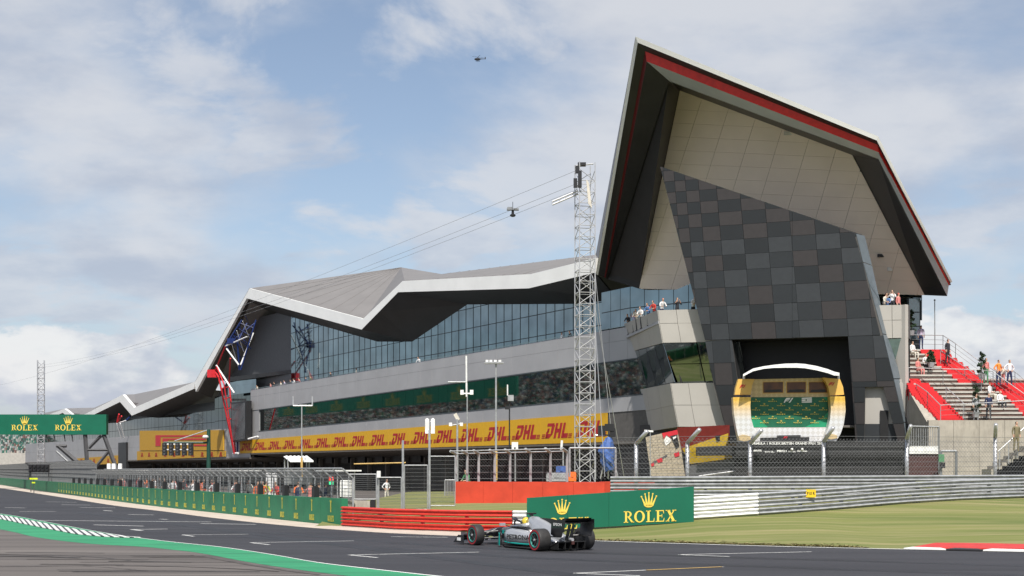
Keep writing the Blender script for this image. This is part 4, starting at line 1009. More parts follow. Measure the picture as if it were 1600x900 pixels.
for i in range(ng):
    a, c = lerp(g_s0, g_s1, i / ng), lerp(g_s0, g_s1, (i + 1) / ng)
    for k in range(2): panel('pane', [BL(a, OL, 8 + 1.9 * k), BL(c, OL, 8 + 1.9 * k), BL(c, OL, 9.9 + 1.9 * k), BL(a, OL, 9.9 + 1.9 * k)], NB, 'glass_dark', lg, th=.03, gap=.06)
MB().prism([BL(SL0 - 8, -.5, 7.6), BL(SL1, -.5, 7.6), BL(SL1, -9, 7.6), BL(SL0 - 8, -9, 7.6)], (0, 0, -.2)).build('terrace_floor', 'cladding_grey', low)
zz = [(304.6, 596, 303, 607.5), (209.5, 637, 206, 649.5), (192, 616.5, 187.5, 628), (134, 646.5, 132, 655), (118, 652, 116, 659), (101, 638.5, 98, 645), (60, 654, 60, 661)]
zt_ = [FB(a, b, OF) for a, b, c, d in zz]; zb_ = [FB(c, d, OF) for a, b, c, d in zz]
lr = part('zigzag_roof', low)
for i in range(len(zz) - 1):
    n = 4 if i == 0 else 2
    for k in range(n): MB().prism([lerp(zt_[i], zt_[i + 1], k / n), lerp(zt_[i], zt_[i + 1], (k + 1) / n), lerp(zb_[i], zb_[i + 1], (k + 1) / n), lerp(zb_[i], zb_[i + 1], k / n)], -NB * .5).build('fascia_panel', 'fascia_white', lr)
    bk0, bk1 = zt_[i] - NB * 26, zt_[i + 1] - NB * 26
    r0, r1 = FB(*((256.5, 615.5), (210, 616.0), (196, 616.5), (147, 637), (120, 637.5), (104, 638), (70, 645))[i], -14), FB(*((256.5, 615.5), (210, 616.0), (196, 616.5), (147, 637), (120, 637.5), (104, 638), (70, 645))[i + 1], -14)
    b = MB(); b.poly([zt_[i] - NB * .3, zt_[i + 1] - NB * .3, r1, r0]); b.poly([zt_[i] - NB * .3 - Vector((0, 0, .2)), r0 - Vector((0, 0, .2)), r1 - Vector((0, 0, .2)), zt_[i + 1] - NB * .3 - Vector((0, 0, .2))]); b.build('roof_plane', 'roof_grey', lr)
    i0, i1 = Vector((*(zb_[i] - NB * 8.3).xy, zb_[i].z - .5)), Vector((*(zb_[i + 1] - NB * 8.3).xy, zb_[i + 1].z - .5))
    b = MB(); b.poly([zb_[i], zb_[i + 1], i1, i0]); b.poly([zb_[i] + Vector((0, 0, .1)), i0 + Vector((0, 0, .1)), i1 + Vector((0, 0, .1)), zb_[i + 1] + Vector((0, 0, .1))]); b.build('soffit_panel', 'soffit_brown', lr)
# amber hoarding with red P emblem, and the banner strip below it
def fpl(u, v, o): return FB(u, v, o)
am = thing('advertising_board', 'amber hoarding with large red emblem on the low pit building', 'billboard', fpl(283, 704, .3))
MB().prism([fpl(218, 673, .3), fpl(348.5, 672, .3), fpl(348.5, 703.5, .3), fpl(218, 704, .3)], -NB * .2).build('panel', 'amber', am)
def band(pts, name, m, par, o=.32): MB().prism([fpl(u, v, o) for u, v in pts], NB * .02).build(name, m, par)
band([(243, 680), (322, 680), (322, 682.5), (251, 682.5), (251, 697), (243, 697)], 'emblem', 'sign_red', am)
band([(254, 685), (322, 685), (322, 687.5), (262, 687.5), (262, 690), (254, 690)], 'emblem', 'sign_red', am)
band([(268, 690.5), (322, 690.5), (322, 692.5), (268, 692.5)], 'emblem', 'sign_red', am); band([(303, 694.5), (324, 694.5), (324, 697), (303, 697)], 'emblem', 'sign_red', am)
bs = thing('sponsor_banner', 'amber banner strip with small red lettering under the red emblem hoarding', 'banner', fpl(283, 715, .2))
MB().prism([fpl(214, 705, .25), fpl(352, 704.5, .25), fpl(352, 713.5, .25), fpl(214, 719, .25)], -NB * .1).build('panel', 'amber', bs)
pp, w = dhl_polys()
for u in (222, 233, 244, 258, 272, 286, 301, 316, 331, 345): place_polys('lettering', [[(x * .62, y) for x, y in p_] for p_ in pp], fpl(u, 713.5, .26), -DB, (0, 0, 1), NB, .66, 'dhl_red', bs)
bs2 = thing('sponsor_banner', 'faded amber banner piece seen through the gantry leg', 'banner', fpl(150, 722, .2))
MB().prism([fpl(112, 717, .25), fpl(189, 711, .25), fpl(189, 724, .25), fpl(112, 728, .25)], -NB * .1).build('panel', 'amber', bs2)
for u in (118, 127, 136, 147, 158, 169, 180): place_polys('lettering', [[(x * .62, y) for x, y in p_] for p_ in pp], fpl(u, 722.5, .26), -DB, (0, 0, 1), NB, .7, 'dhl_red', bs2)
dk = MB().obox(fpl(197, 716, .4) - Vector((0, 0, 3.5)), DB * 5, -NB * .6, (0, 0, 6.3)).build('dark_screen_wall', 'black_plastic', low)
# lattice of red, white and blue steel at the gap between the two roofs
def lattice(name, label, pairs, y_o):
    t = thing(name, label, 'steel frame', FB(365, 712, y_o))
    for nm, m, pts, r in pairs:
        MB().path([FB(u, v, o) for u, v, o in pts], r * (.72 if r < .4 else 1), 6).build(nm, m, t)
    return t
rwb = [('red_chord', 'steel_red', [(366, 709, 1), (342, 590, 3), (336, 580, 3.2), (352, 541, 3.5)], .17), ('red_chord', 'steel_red', [(368, 709, .5), (358, 596, 1), (360, 560, 2)], .15), ('red_chord', 'steel_red', [(366, 709, 2), (350, 600, 4), (338, 571, 4)], .13),
       ('white_strut', 'steel_white', [(338, 571, 4), (366, 614, 3)], .17), ('white_strut', 'steel_white', [(354, 545, 4), (373, 570, 3)], .15), ('white_strut', 'steel_white', [(352, 541, 3.5), (386, 526, 2)], .12), ('white_strut', 'steel_white', [(376, 570, 2), (396, 520, 0)], .14),
       ('blue_chord', 'steel_blue', [(352, 541, 3.5), (378, 500, 2)], .16), ('blue_chord', 'steel_blue', [(374, 578, 2), (371, 535, 2.5), (386, 505, 1)], .16), ('blue_chord', 'steel_blue', [(361, 534, 3), (398, 505, 0)], .13), ('blue_chord', 'steel_blue', [(376, 578, 2), (400, 500, 0)], .13), ('blue_chord', 'steel_blue', [(366, 525, 3), (392, 545, 0)], .11), ('blue_post', 'steel_blue', [(371, 706, .6), (371, 690, .6)], .16)]
for k in range(7):
    t = k / 7; a = (lerp(366, 342, t), lerp(709, 590, t), lerp(1, 3, t)); c = (lerp(368, 358, t + .07), lerp(709, 596, t + .07), lerp(.5, 1, t))
    rwb.append(('red_brace', 'steel_red', [a, c], .10))
for k in range(6):
    t = k / 6
    rwb.append(('blue_brace', 'steel_blue', [(lerp(354, 380, t), lerp(541, 498, t), 3 - t), (lerp(372, 400, t), lerp(572, 500, t), 1.5 - t)], .08))
    rwb.append(('blue_brace' if k % 2 else 'white_brace', 'steel_blue' if k % 2 else 'steel_white', [(lerp(372, 398, t), lerp(572, 505, t), 1.5 - t), (lerp(356, 384, t + .16), lerp(538, 494, t + .16), 3 - t)], .07))
rwb.append(('red_box', 'steel_red', [(332, 578, 3.4), (332, 590, 3.4)], .75)); rwb.append(('blue_box', 'steel_blue', [(362, 529, 3), (362, 537, 3)], .65)); rwb.append(('base_plate', 'steel_white', [(364, 709, 1), (372, 708, 1)], .22))
lattice('roof_prop', 'tall red white and blue tubular steel prop beside the big screen', rwb, 1)
lattice('roof_prop', 'small red and white tubular steel prop under the far zigzag roof', [('red_strut', 'steel_red', [(183, 660, 2), (186, 647, 2)], .22), ('red_strut', 'steel_red', [(184, 660, 2), (190, 650, 2)], .18), ('white_strut', 'steel_white', [(183, 662, 2), (190, 684, 1)], .2), ('white_strut', 'steel_white', [(188, 662, 2), (194, 684, 1)], .18), ('white_strut', 'steel_white', [(183, 662, 2), (197, 657, 1)], .15), ('blue_strut', 'steel_blue', [(197, 657, 1), (204, 650, 0)], .15)], 1)
lattice('roof_prop', 'dark blue and white steel prop standing before the hall glazing', [('blue_chord', 'steel_blue', [(474, 500, -3), (470, 540, -3)], .2), ('blue_chord', 'steel_blue', [(474, 500, -3), (456, 525, -3), (445, 520, -3)], .14), ('blue_strut', 'steel_blue', [(456, 500, -3), (472, 528, -3)], .12), ('white_strut', 'steel_white', [(456, 538, -3), (456, 586, -3)], .22), ('white_strut', 'steel_white', [(456, 540, -3), (467, 545, -3)], .16), ('grey_strut', 'steel_grey', [(443, 585, -3), (449, 520, -3)], .14), ('red_strut', 'steel_red', [(445, 555, -3), (452, 575, -3)], .14)], -3)
# big screen
sc = thing('big_screen', 'large grey video screen hung beside the red steel prop', 'screen', fpl(373, 690, 1.2))
MB().prism([fpl(361, 629, 1.2), fpl(384.5, 626, 1.2), fpl(384.5, 688, 1.2), fpl(361, 691, 1.2)], -NB * .8).build('cabinet', 'black_plastic', sc)
MB().prism([fpl(362.5, 632, 1.22), fpl(383, 629.5, 1.22), fpl(383, 685.5, 1.22), fpl(362.5, 688.5, 1.22)], NB * .03).build('display', 'screen', sc)
MB().tube(fpl(385, 687, 1), fpl(403, 682, .2), .14).build('bracket', 'steel_white', sc)
for k in range(6): MB().box(fpl(363.5 + k * 3.9, 624.5, 1.0), (.28, .28, .28)).build('lamp', 'black_plastic', sc)

# ================================================================== PODIUM
pod = thing('podium', 'gold and silver winners podium with green backdrop under white arch', 'podium', P(1231, 705, 88))
yP = 88.6; sxP = F / yP
def Q(zx, zy, y=yP): return P(1120 + zx / 4.5, 550 + zy / 4.5, y)
def pprism(name, pts, y, th, m, par=pod): return MB().prism([Q(a, b, y) for a, b in pts], (0, th, 0)).build(name, m, par)
pprism('upper_side_panel', [(152, 190), (266, 190), (248, 235), (240, 300), (127, 300), (133, 255)], 88.3, .5, 'podium_gold')
pprism('upper_side_panel', [(745, 180), (866, 190), (888, 245), (895, 300), (795, 306), (785, 250), (770, 215)], 88.3, .5, 'podium_gold')
pprism('lower_side_panel', [(115, 318), (240, 318), (236, 380), (242, 470), (262, 540), (272, 560), (222, 632), (160, 632), (138, 540), (120, 430)], 88.0, .7, 'podium_fade')
pprism('lower_side_panel', [(795, 312), (900, 312), (906, 410), (893, 510), (868, 580), (840, 626), (752, 624), (775, 560), (796, 480), (803, 400)], 88.0, .7, 'podium_fade')
pprism('top_panel', [(246, 192), (760, 182), (800, 316), (244, 318)], 88.9, .3, 'podium_check')
pprism('backdrop', [(240, 320), (800, 316), (806, 400), (798, 470), (782, 527), (250, 530), (238, 460), (234, 390)], 88.8, .3, 'backdrop_green')
for q_ in ([(240, 440), (300, 470), (360, 530), (250, 530)], [(620, 528), (740, 470), (800, 400), (798, 470), (782, 527)], [(745, 318), (800, 316), (803, 360), (770, 340)]): pprism('backdrop_swoosh', q_, 88.78, .01, 'backdrop_lime')
pprism('base_panel', [(250, 532), (785, 529), (760, 632), (240, 632)], 88.7, .3, 'podium_white')
for a, c in ((328, 466), (494, 626), (650, 776)):
    pprism('screen_frame', [(a - 5, 208), (c + 5, 206), (c + 5, 290), (a - 5, 292)], 88.86, .05, 'podium_gold'); pprism('screen', [(a, 213), (c, 211), (c, 285), (a, 287)], 88.82, .05, 'screen_brown')
    pprism('screen_figure', [(a + 15, 265), (c - 15, 262), (c - 8, 280), (a + 8, 282)], 88.80, .02, 'stage_black')
for (zx, zy, s_) in ((160, 252, .33), (785, 236, .33)): place_polys('emblem', f1_polys(), Q(zx, zy, 88.28), (1, 0, 0), (0, 0, 1), (0, -1, 0), .17 * 1.25, 'sign_red', pod)
place_polys('emblem', f1_polys(), Q(470, 357, 88.76), (1, 0, 0), (0, 0, 1), (0, -1, 0), .33, 'white_plastic', pod)
for q_ in ([(597, 322), (668, 319), (668, 328), (597, 331)], [(597, 334), (625, 333), (625, 344), (597, 345)], [(632, 332), (668, 331), (668, 343), (632, 344)], [(597, 348), (668, 346), (668, 355), (597, 357)]): pprism('emblem', q_, 88.77, .02, 'white_plastic')
pp, w = rolex_polys()
for r in range(7):
    for c in range(5):
        zx, zy = 275 + c * 118 + (59 if r % 2 else 0), 350 + r * 30
        if zy > 515 or zx > 780 or (zx > 440 and zx < 700 and zy < 365): continue
        place_polys('small_logo', [[(x * .125, y * .06) for x, y in p] for p in pp] + [[(x * .12, y * .1 + .1) for x, y in p] for p in crown_polys()], Q(zx, zy, 88.76), (1, 0, 0), (0, 0, 1), (0, -1, 0), 1.0, 'gold_yellow', pod)
for pts in ([(152, 590), (185, 580), (235, 592), (240, 615), (200, 628), (160, 622)], [(765, 580), (800, 574), (845, 585), (850, 605), (800, 615), (770, 605)]): pprism('bowl', pts, 87.9, .3, 'podium_tan')
pprism('podium_step', [(315, 602), (650, 598), (650, 626), (315, 628)], 87.6, .6, 'stage_black'); pprism('podium_step', [(432, 586), (590, 584), (590, 600), (432, 602)], 87.7, .5, 'stage_black')
place_polys('emblem', f1_polys(), Q(468, 608, 87.58), (1, 0, 0), (0, 0, 1), (0, -1, 0), .15, 'sign_red', pod)
# arch canopy: swept curved slab
arc = [(185, 172, 158), (255, 135, 118), (330, 118, 102), (400, 112, 92), (480, 110, 84), (560, 110, 82), (620, 114, 86), (700, 128, 100), (780, 148, 122), (825, 165, 140), (862, 166, 148)]
rings = [[Q(x, a, 86.6), Q(x, b, 86.6), Q(x, b - 2, 89.4), Q(x, a - 6, 89.4)] for x, a, b in arc]
MB().loft(rings).build('arch_canopy', 'fascia_white', pod)
for x in (190, 855): MB().tube(Q(x, 165, 88.5), Q(x, 200, 88.5), .08).build('arch_strut', 'aluminium', pod)
# stage
st = thing('stage', 'black stage with white event lettering under the podium', 'stage', P(1270, 735, 87))
zs = P(1200, 691.5, 87).z
a, c = P(1150, 692, 86.9), P(1415, 692, 86.0)
MB().prism([(a.x, a.y, zs), (c.x, c.y, zs), (c.x + .5, c.y + 5.2, zs), (a.x, a.y + 4, zs)], (0, 0, -.35)).build('deck', 'stage_black', st)
z2 = P(1200, 712, 87).z
MB().prism([(a.x, a.y + .1, zs - .36), (c.x, c.y + .1, zs - .36), (c.x, c.y + .1, z2), (a.x, a.y + .1, z2)], (0, .15, 0)).build('front_fascia', 'stage_black', st)
MB().prism([(a.x, a.y + .6, z2), (c.x, c.y + .6, z2), (c.x, c.y + .6, 0), (a.x, a.y + .6, 0)], (0, .15, 0)).build('lower_front', 'interior_black', st)
exs = Vector((c.x - a.x, c.y - a.y, 0)).normalized(); ns = Vector((exs.y, -exs.x, 0))
text_obj('lettering', 'FORMULA 1 ROLEX BRITISH GRAND PRIX 2019', P(1229, 694.8, 86.6), exs, (0, 0, 1), ns, .16, 'white_plastic', st, width=4.75, bold=.03, lift=.06)
for (u0, u1, v, h) in ((1177.5, 1190, 705.5, .12), (1195, 1210, 707.0, .09), (1214, 1229, 706.5, .14), (1232, 1243, 706.8, .09), (1246, 1261, 706.3, .12)):
    p = P((u0 + u1) / 2, v, 86.65); text_obj('sponsor_logo', {1177.5: 'EMIRATES', 1195: 'DHL', 1214: 'PIRELLI', 1232: 'ROLEX', 1246: 'Heineken'}[u0], p, exs, (0, 0, 1), ns, h, 'white_plastic', st, width=(u1 - u0) / F * 86.6, bold=.05, lift=.02)
for u in (1237.5, 1253.5): MB().ball(P(u, 702, 86.5), .09).build('sponsor_logo', 'white_plastic', st)
# side deck on the left with red and yellow hoarding
sd = thing('hoarding', 'red and yellow hoarding beside the podium stage', 'billboard', P(1100, 735, 92))
MB().prism([P(1058, 668, 93), P(1140, 664, 91.5), P(1140, 690, 91.5), P(1066, 707, 93)], (0, .2, 0)).build('red_panel', 'panel_red', sd)
MB().prism([P(1066, 701, 92.8), P(1138, 677, 91.4), P(1138, 698, 91.4), P(1145, 716, 91.4), P(1078, 725, 92.8)], (0, .1, 0)).build('yellow_panel', 'hoarding_yellow', sd)
MB().prism([P(1117, 681, 92), P(1128, 680, 92), P(1130, 688, 92), P(1119, 690, 92)], (0, -.35, 0)).build('dark_emblem', 'black_plastic', sd)
wk = thing('dark_walkway', 'dark grey raised walkway leading to the stage', 'walkway', P(1120, 735, 90))
MB().prism([P(1092, 698, 89), P(1172, 695, 88), P(1172, 711, 88), P(1092, 712, 89)], (0, 1.5, 0)).build('side', 'stage_black', wk)
MB().prism([P(1078, 728, 90), P(1175, 712, 88.5), P(1175, 745, 88.5), P(1078, 750, 90)], (0, 1.2, 0)).build('ramp', 'steel_grey', wk)
MB().path([P(1092, 744, 88.6), P(1150, 736, 88), P(1175, 733, 87.6)], .05).build('handrail', 'aluminium', wk)
# beige tiled hoarding with a racing car picture (plain red, white and black shapes)
ti = thing('hoarding', 'beige tiled hoarding with red white and black picture panel', 'billboard', P(1040, 745, 95))
tq = [(1008.5, 683), (1060, 671), (1070.5, 744), (1017, 744)]
tn = Vector((0, -1, 0))
bil = lambda a, b: P(*[lerp(lerp(tq[0][k], tq[1][k], a), lerp(tq[3][k], tq[2][k], a), b) for k in (0, 1)], 96)
MB().prism([bil(0, 0), bil(1, 0), bil(1, 1), bil(0, 1)], (0, .2, 0)).build('backing', 'joint', ti)
for i in range(6):
    for j in range(8): panel('tile', [bil(i / 6, j / 8), bil((i + 1) / 6, j / 8), bil((i + 1) / 6, (j + 1) / 8), bil(i / 6, (j + 1) / 8)], tn, 'panel_beige', ti, th=.04, gap=.012)
def tshape(pts, m, off=.06): MB().prism([bil(a, b) + tn * off for a, b in pts], tn * .012).build('picture', m, ti)
tshape([(.50, .0), (.97, .0), (.96, .10), (.75, .16), (.62, .06), (.52, .14)], 'sign_red'); tshape([(.62, .08), (.75, .18), (.70, .24), (.56, .30), (.52, .18)], 'white_plastic', .075); tshape([(.72, .10), (.93, .10), (.95, .36), (.84, .40), (.78, .22)], 'print_black', .078); tshape([(.80, .14), (.90, .12), (.90, .16), (.80, .19)], 'white_plastic', .092)
tshape([(.08, .66), (.55, .50), (.56, .54), (.10, .70)], 'steel_grey'); tshape([(.22, .60), (.40, .56), (.40, .66), (.26, .68)], 'sign_red', .075); tshape([(.76, .50), (.92, .46), (.92, .56), (.78, .58)], 'sign_red', .075); tshape([(.05, .68), (.14, .66), (.14, .74), (.06, .76)], 'sign_red', .078)

# ================================================================== STEPPED TERRACE (right)
ter = thing('stepped_terrace', 'concrete stepped terrace with red carpet stairs beside the tower', 'stairs', P(1520, 720, 88))
ZO = lambda zx, zy: (1400 + zx / 4.09, 500 + zy / 4.09)
NR = 17
def rowv_(k): return 546 + (657 - 546) * k / NR
def row_y(k): return 97.2 - k * .54
left_out = lambda zy: interp([(190, 40), (380, 60), (460, 85), (640, 268), (660, 290)], zy)
for k in range(NR):
    v0, v1 = rowv_(k), rowv_(k + 1); y = row_y(k); zm = ((v0 + v1) / 2 - 500) * 4.09
    z0_, z1_ = P(0, v1, y).z, P(0, v0, y).z
    segs = []
    if zm < 412:
        rl = interp([(190, 140), (412, 420)], zm); rr = interp([(190, 297), (370, 545), (412, 548)], zm)
        segs = [(40, rl, 'g'), (rl, rr, 'r')]
        if zm > 378: segs = [(40, 85, 'g'), (85, interp([(380, 130), (412, 210)], zm), 'r'), (interp([(380, 130), (412, 210)], zm), rl, 'g'), (rl, rr, 'r')]
        segs.append((rr, 900 if zm > 372 else rr + 4, 'g'))
    else:
        lo = left_out(zm); r1 = interp([(405, 200), (640, 435)], zm); g1 = interp([(412, 590), (480, 690), (600, 805), (660, 860)], zm)
        segs = [(lo, r1, 'r'), (r1, g1, 'g'), (g1, 1480, 'r')]
    for a, c, kind in segs:
        if c - a < 3: continue
        xa, xc = P(ZO(a, 0)[0], 0, y).x, P(ZO(c, 0)[0], 0, y).x
        if kind == 'r':
            h = (z1_ - z0_) / 2
            for j in range(2):
                MB().prism([(xa, y - .27 * (1 - j), z0_ - .3), (xc, y - .27 * (1 - j), z0_ - .3), (xc, y - .27 * (1 - j), z0_ + h * (j + 1)), (xa, y - .27 * (1 - j), z0_ + h * (j + 1))], (0, .55, 0)).build('red_step', 'stair_red', ter)
        else:
            o = MB().prism([(xa, y, z0_ - .3), (xc, y, z0_ - .3), (xc, y, z1_ - .12), (xa, y, z1_ - .12)], (0, .54, 0)).build('riser', 'riser_brown', ter)
            MB().prism([(xa, y - .06, z1_ - .12), (xc, y - .06, z1_ - .12), (xc, y - .06, z1_), (xa, y - .06, z1_)], (0, .60, 0)).build('tread', 'tread_grey', ter)
# solid body below, concrete retaining wall in precast panels
zw = P(0, 656.5, 87.4).z
xs_w = [P(u, 0, 87.4).x for u in (1451, 1490, 1530, 1570, 1612, 1660, 1720, 1778)]
for a, c in zip(xs_w, xs_w[1:]): MB().prism([(a + .01, 87.4, .5), (c - .01, 87.4, .5), (c - .01, 87.4, zw), (a + .01, 87.4, zw)], (0, .35, 0)).build('retaining_panel', 'concrete', ter)
MB().prism([P(1421, 613, 92), P(1468, 659, 88.2), P(1450, 662, 88.2), P(1450, 742, 88.2), P(1421, 742, 92)], (.05, .3, 0)).build('side_stringer', 'concrete', ter)
def zrail(pts, y0, y1, posts=True, h=1.05, name='handrail'):
    """sloping handrail with posts and three wires, image points of the top rail"""
    q_ = [P(*ZO(a, b), lerp(y0, y1, i / (len(pts) - 1))) for i, (a, b) in enumerate(pts)]
    MB().path(q_, .028).build(name, 'galvanised', ter)
    for k in (1, 2): MB().path([p - Vector((0, 0, .33 * k)) for p in q_], .012, 4).build('rail_wire', 'wire', ter)
    for a, c in zip(q_, q_[1:]):
        n = max(1, int((c - a).length / 1.5))
        for k in range(n + 1): p = lerp(a, c, k / n); MB().tube(p, p - Vector((0, 0, h)), .024, n=5).build('rail_post', 'galvanised', ter)
zrail([(80, 95), (300, 98), (380, 150), (540, 268), (640, 330), (760, 330), (900, 450)], 98, 90)
zrail([(285, 195), (440, 300), (545, 375)], 95.5, 92)
zrail([(80, 305), (300, 312), (545, 318), (620, 330), (830, 480)], 93.2, 90)
zrail([(130, 410), (200, 460), (285, 545)], 92.2, 87.7)
zrail([(285, 545), (440, 535), (600, 528), (830, 515), (1000, 510)], 87.5, 87.5)
zrail([(320, 430), (430, 530)], 90, 88)
# flagpole behind
fp = thing('flagpole', 'thin plain pole rising behind the stepped terrace', 'pole', P(1461, 560, 103))
MB().tube(P(1461, 590, 103), P(1460.5, 470, 103), .05, .035).build('pole', 'galvanised', fp); MB().ball(P(1460.5, 469, 103), .08).build('finial', 'galvanised', fp)
# glass column behind right edge of end block
gc = part('corner_glazing', wing)
for k in range(3): panel('pane', [P(1419.5, 466 + k * 22, 99), P(1437, 466 + k * 22, 99), P(1437, 488 + k * 22, 99), P(1419.5, 488 + k * 22, 99)], (0, -1, 0), 'glass_pale', gc, th=.04, gap=.05)
MB().prism([P(1419, 466, 99.1), P(1438, 466, 99.1), P(1438, 545, 99.1), P(1419, 545, 99.1)], (0, .3, 0)).build('backing', 'mullion', gc)
# platform with white sign left of the concrete wall
pf = thing('service_platform', 'small steel platform with bars and blank white panel beside concrete wall', 'platform', P(1443, 740, 86))
MB().prism([P(1421, 697, 86), P(1466, 697, 86), P(1466, 709, 86), P(1421, 709, 86)], (0, .1, 0)).build('white_panel', 'white_plastic', pf)
MB().prism([P(1420, 709.5, 86.1), P(1467, 709.5, 86.1), P(1467, 745, 86.1), P(1420, 745, 86.1)], (0, .1, 0)).build('dark_panel', 'dark_red_panel', pf)
MB().path([P(1421, 697, 86), P(1421, 666, 86), P(1467, 667, 86), P(1467, 740, 86)], .05).build('frame', 'galvanised_dark', pf)
for k in range(12): MB().tube(P(1424 + k * 3.7, 697, 86.05), P(1424 + k * 3.7, 667, 86.05), .02, n=4).build('bar', 'galvanised', pf)
gt = thing('access_gate', 'grey framed gate before the concrete retaining wall', 'gate', P(1482, 742, 85))
MB().path([P(1470, 745, 85), P(1470, 705, 85), P(1494, 705, 85), P(1494, 745, 85)], .09).build('frame', 'galvanised_dark', gt)
MB().box(P(1471, 716, 84.8), (.35, .08, .5)).build('notice', 'cloth_green', gt); MB().box(P(1473, 727, 84.8), (.3, .08, .35)).build('notice', 'black_plastic', gt)
# lower stairs by the far right bystander
ls = thing('concrete_stairs', 'pale concrete stair flight rising beside the retaining wall', 'stairs', P(1590, 730, 80))
for k in range(9): MB().box(P(1560 + k * 8.5, 733 - k * 5.2, 80) + Vector((.8, .6, -.9)), (2.6, 1.6, 1.8)).build('step', 'concrete', ls)
MB().path([P(1560, 705, 79.6), P(1605, 664, 79.6), P(1640, 640, 79.6)], .04).build('handrail', 'aluminium', ls)
for k in range(4): MB().tube(P(1562 + k * 14, 704 - k * 12.5, 79.6), P(1562 + k * 14, 734 - k * 9, 79.6), .03, n=5).build('rail_post', 'aluminium', ls)
# spiral topiary bushes
def topiary(label, u, v, y, h):
    p = P(u, v, y); t = thing('topiary_bush', label, 'bush', p, 'spiral topiary bushes'); rnd = random.Random(int(u)); b = MB()
    for i in range(420):
        f = i / 420; a = f * 3.5 * 2 * pi; r = .26 * (1 - f * .8)
        c = p + Vector((cos(a) * r, sin(a) * r, .35 + f * (h - .4))) + Vector((rnd.gauss(0, .06), rnd.gauss(0, .06), rnd.gauss(0, .05)))
        d1 = Vector((rnd.gauss(0, 1), rnd.gauss(0, 1), rnd.gauss(0, 1))).normalized() * .075; d2 = Vector((rnd.gauss(0, 1), rnd.gauss(0, 1), rnd.gauss(0, 1))).normalized() * .065
        b.poly([c - d1, c + d2, c + d1, c - d2])
    b.build('foliage', 'leaf_dark', t); MB().tube(p, p + Vector((0, 0, h * .9)), .04, .02).build('stem', 'bark', t)
    MB().tube(p, p + Vector((0, 0, .35)), .18, .24, n=10).build('pot', 'galvanised', t)
for lab, u, v, y, h in (('spiral bush in pot on the walkway by the pink shirt', 1534, 592, 91.8, 1.85), ('spiral bush beside the seated pair on upper terrace', 1455, 574, 94.2, 1.2), ('spiral bush behind the railing on the concrete wall', 1525, 652, 87.9, 2.1), ('spiral bush at the glass corner of the end block', 1424, 524, 97.8, 1.9)): topiary(lab, u, v, y, h)

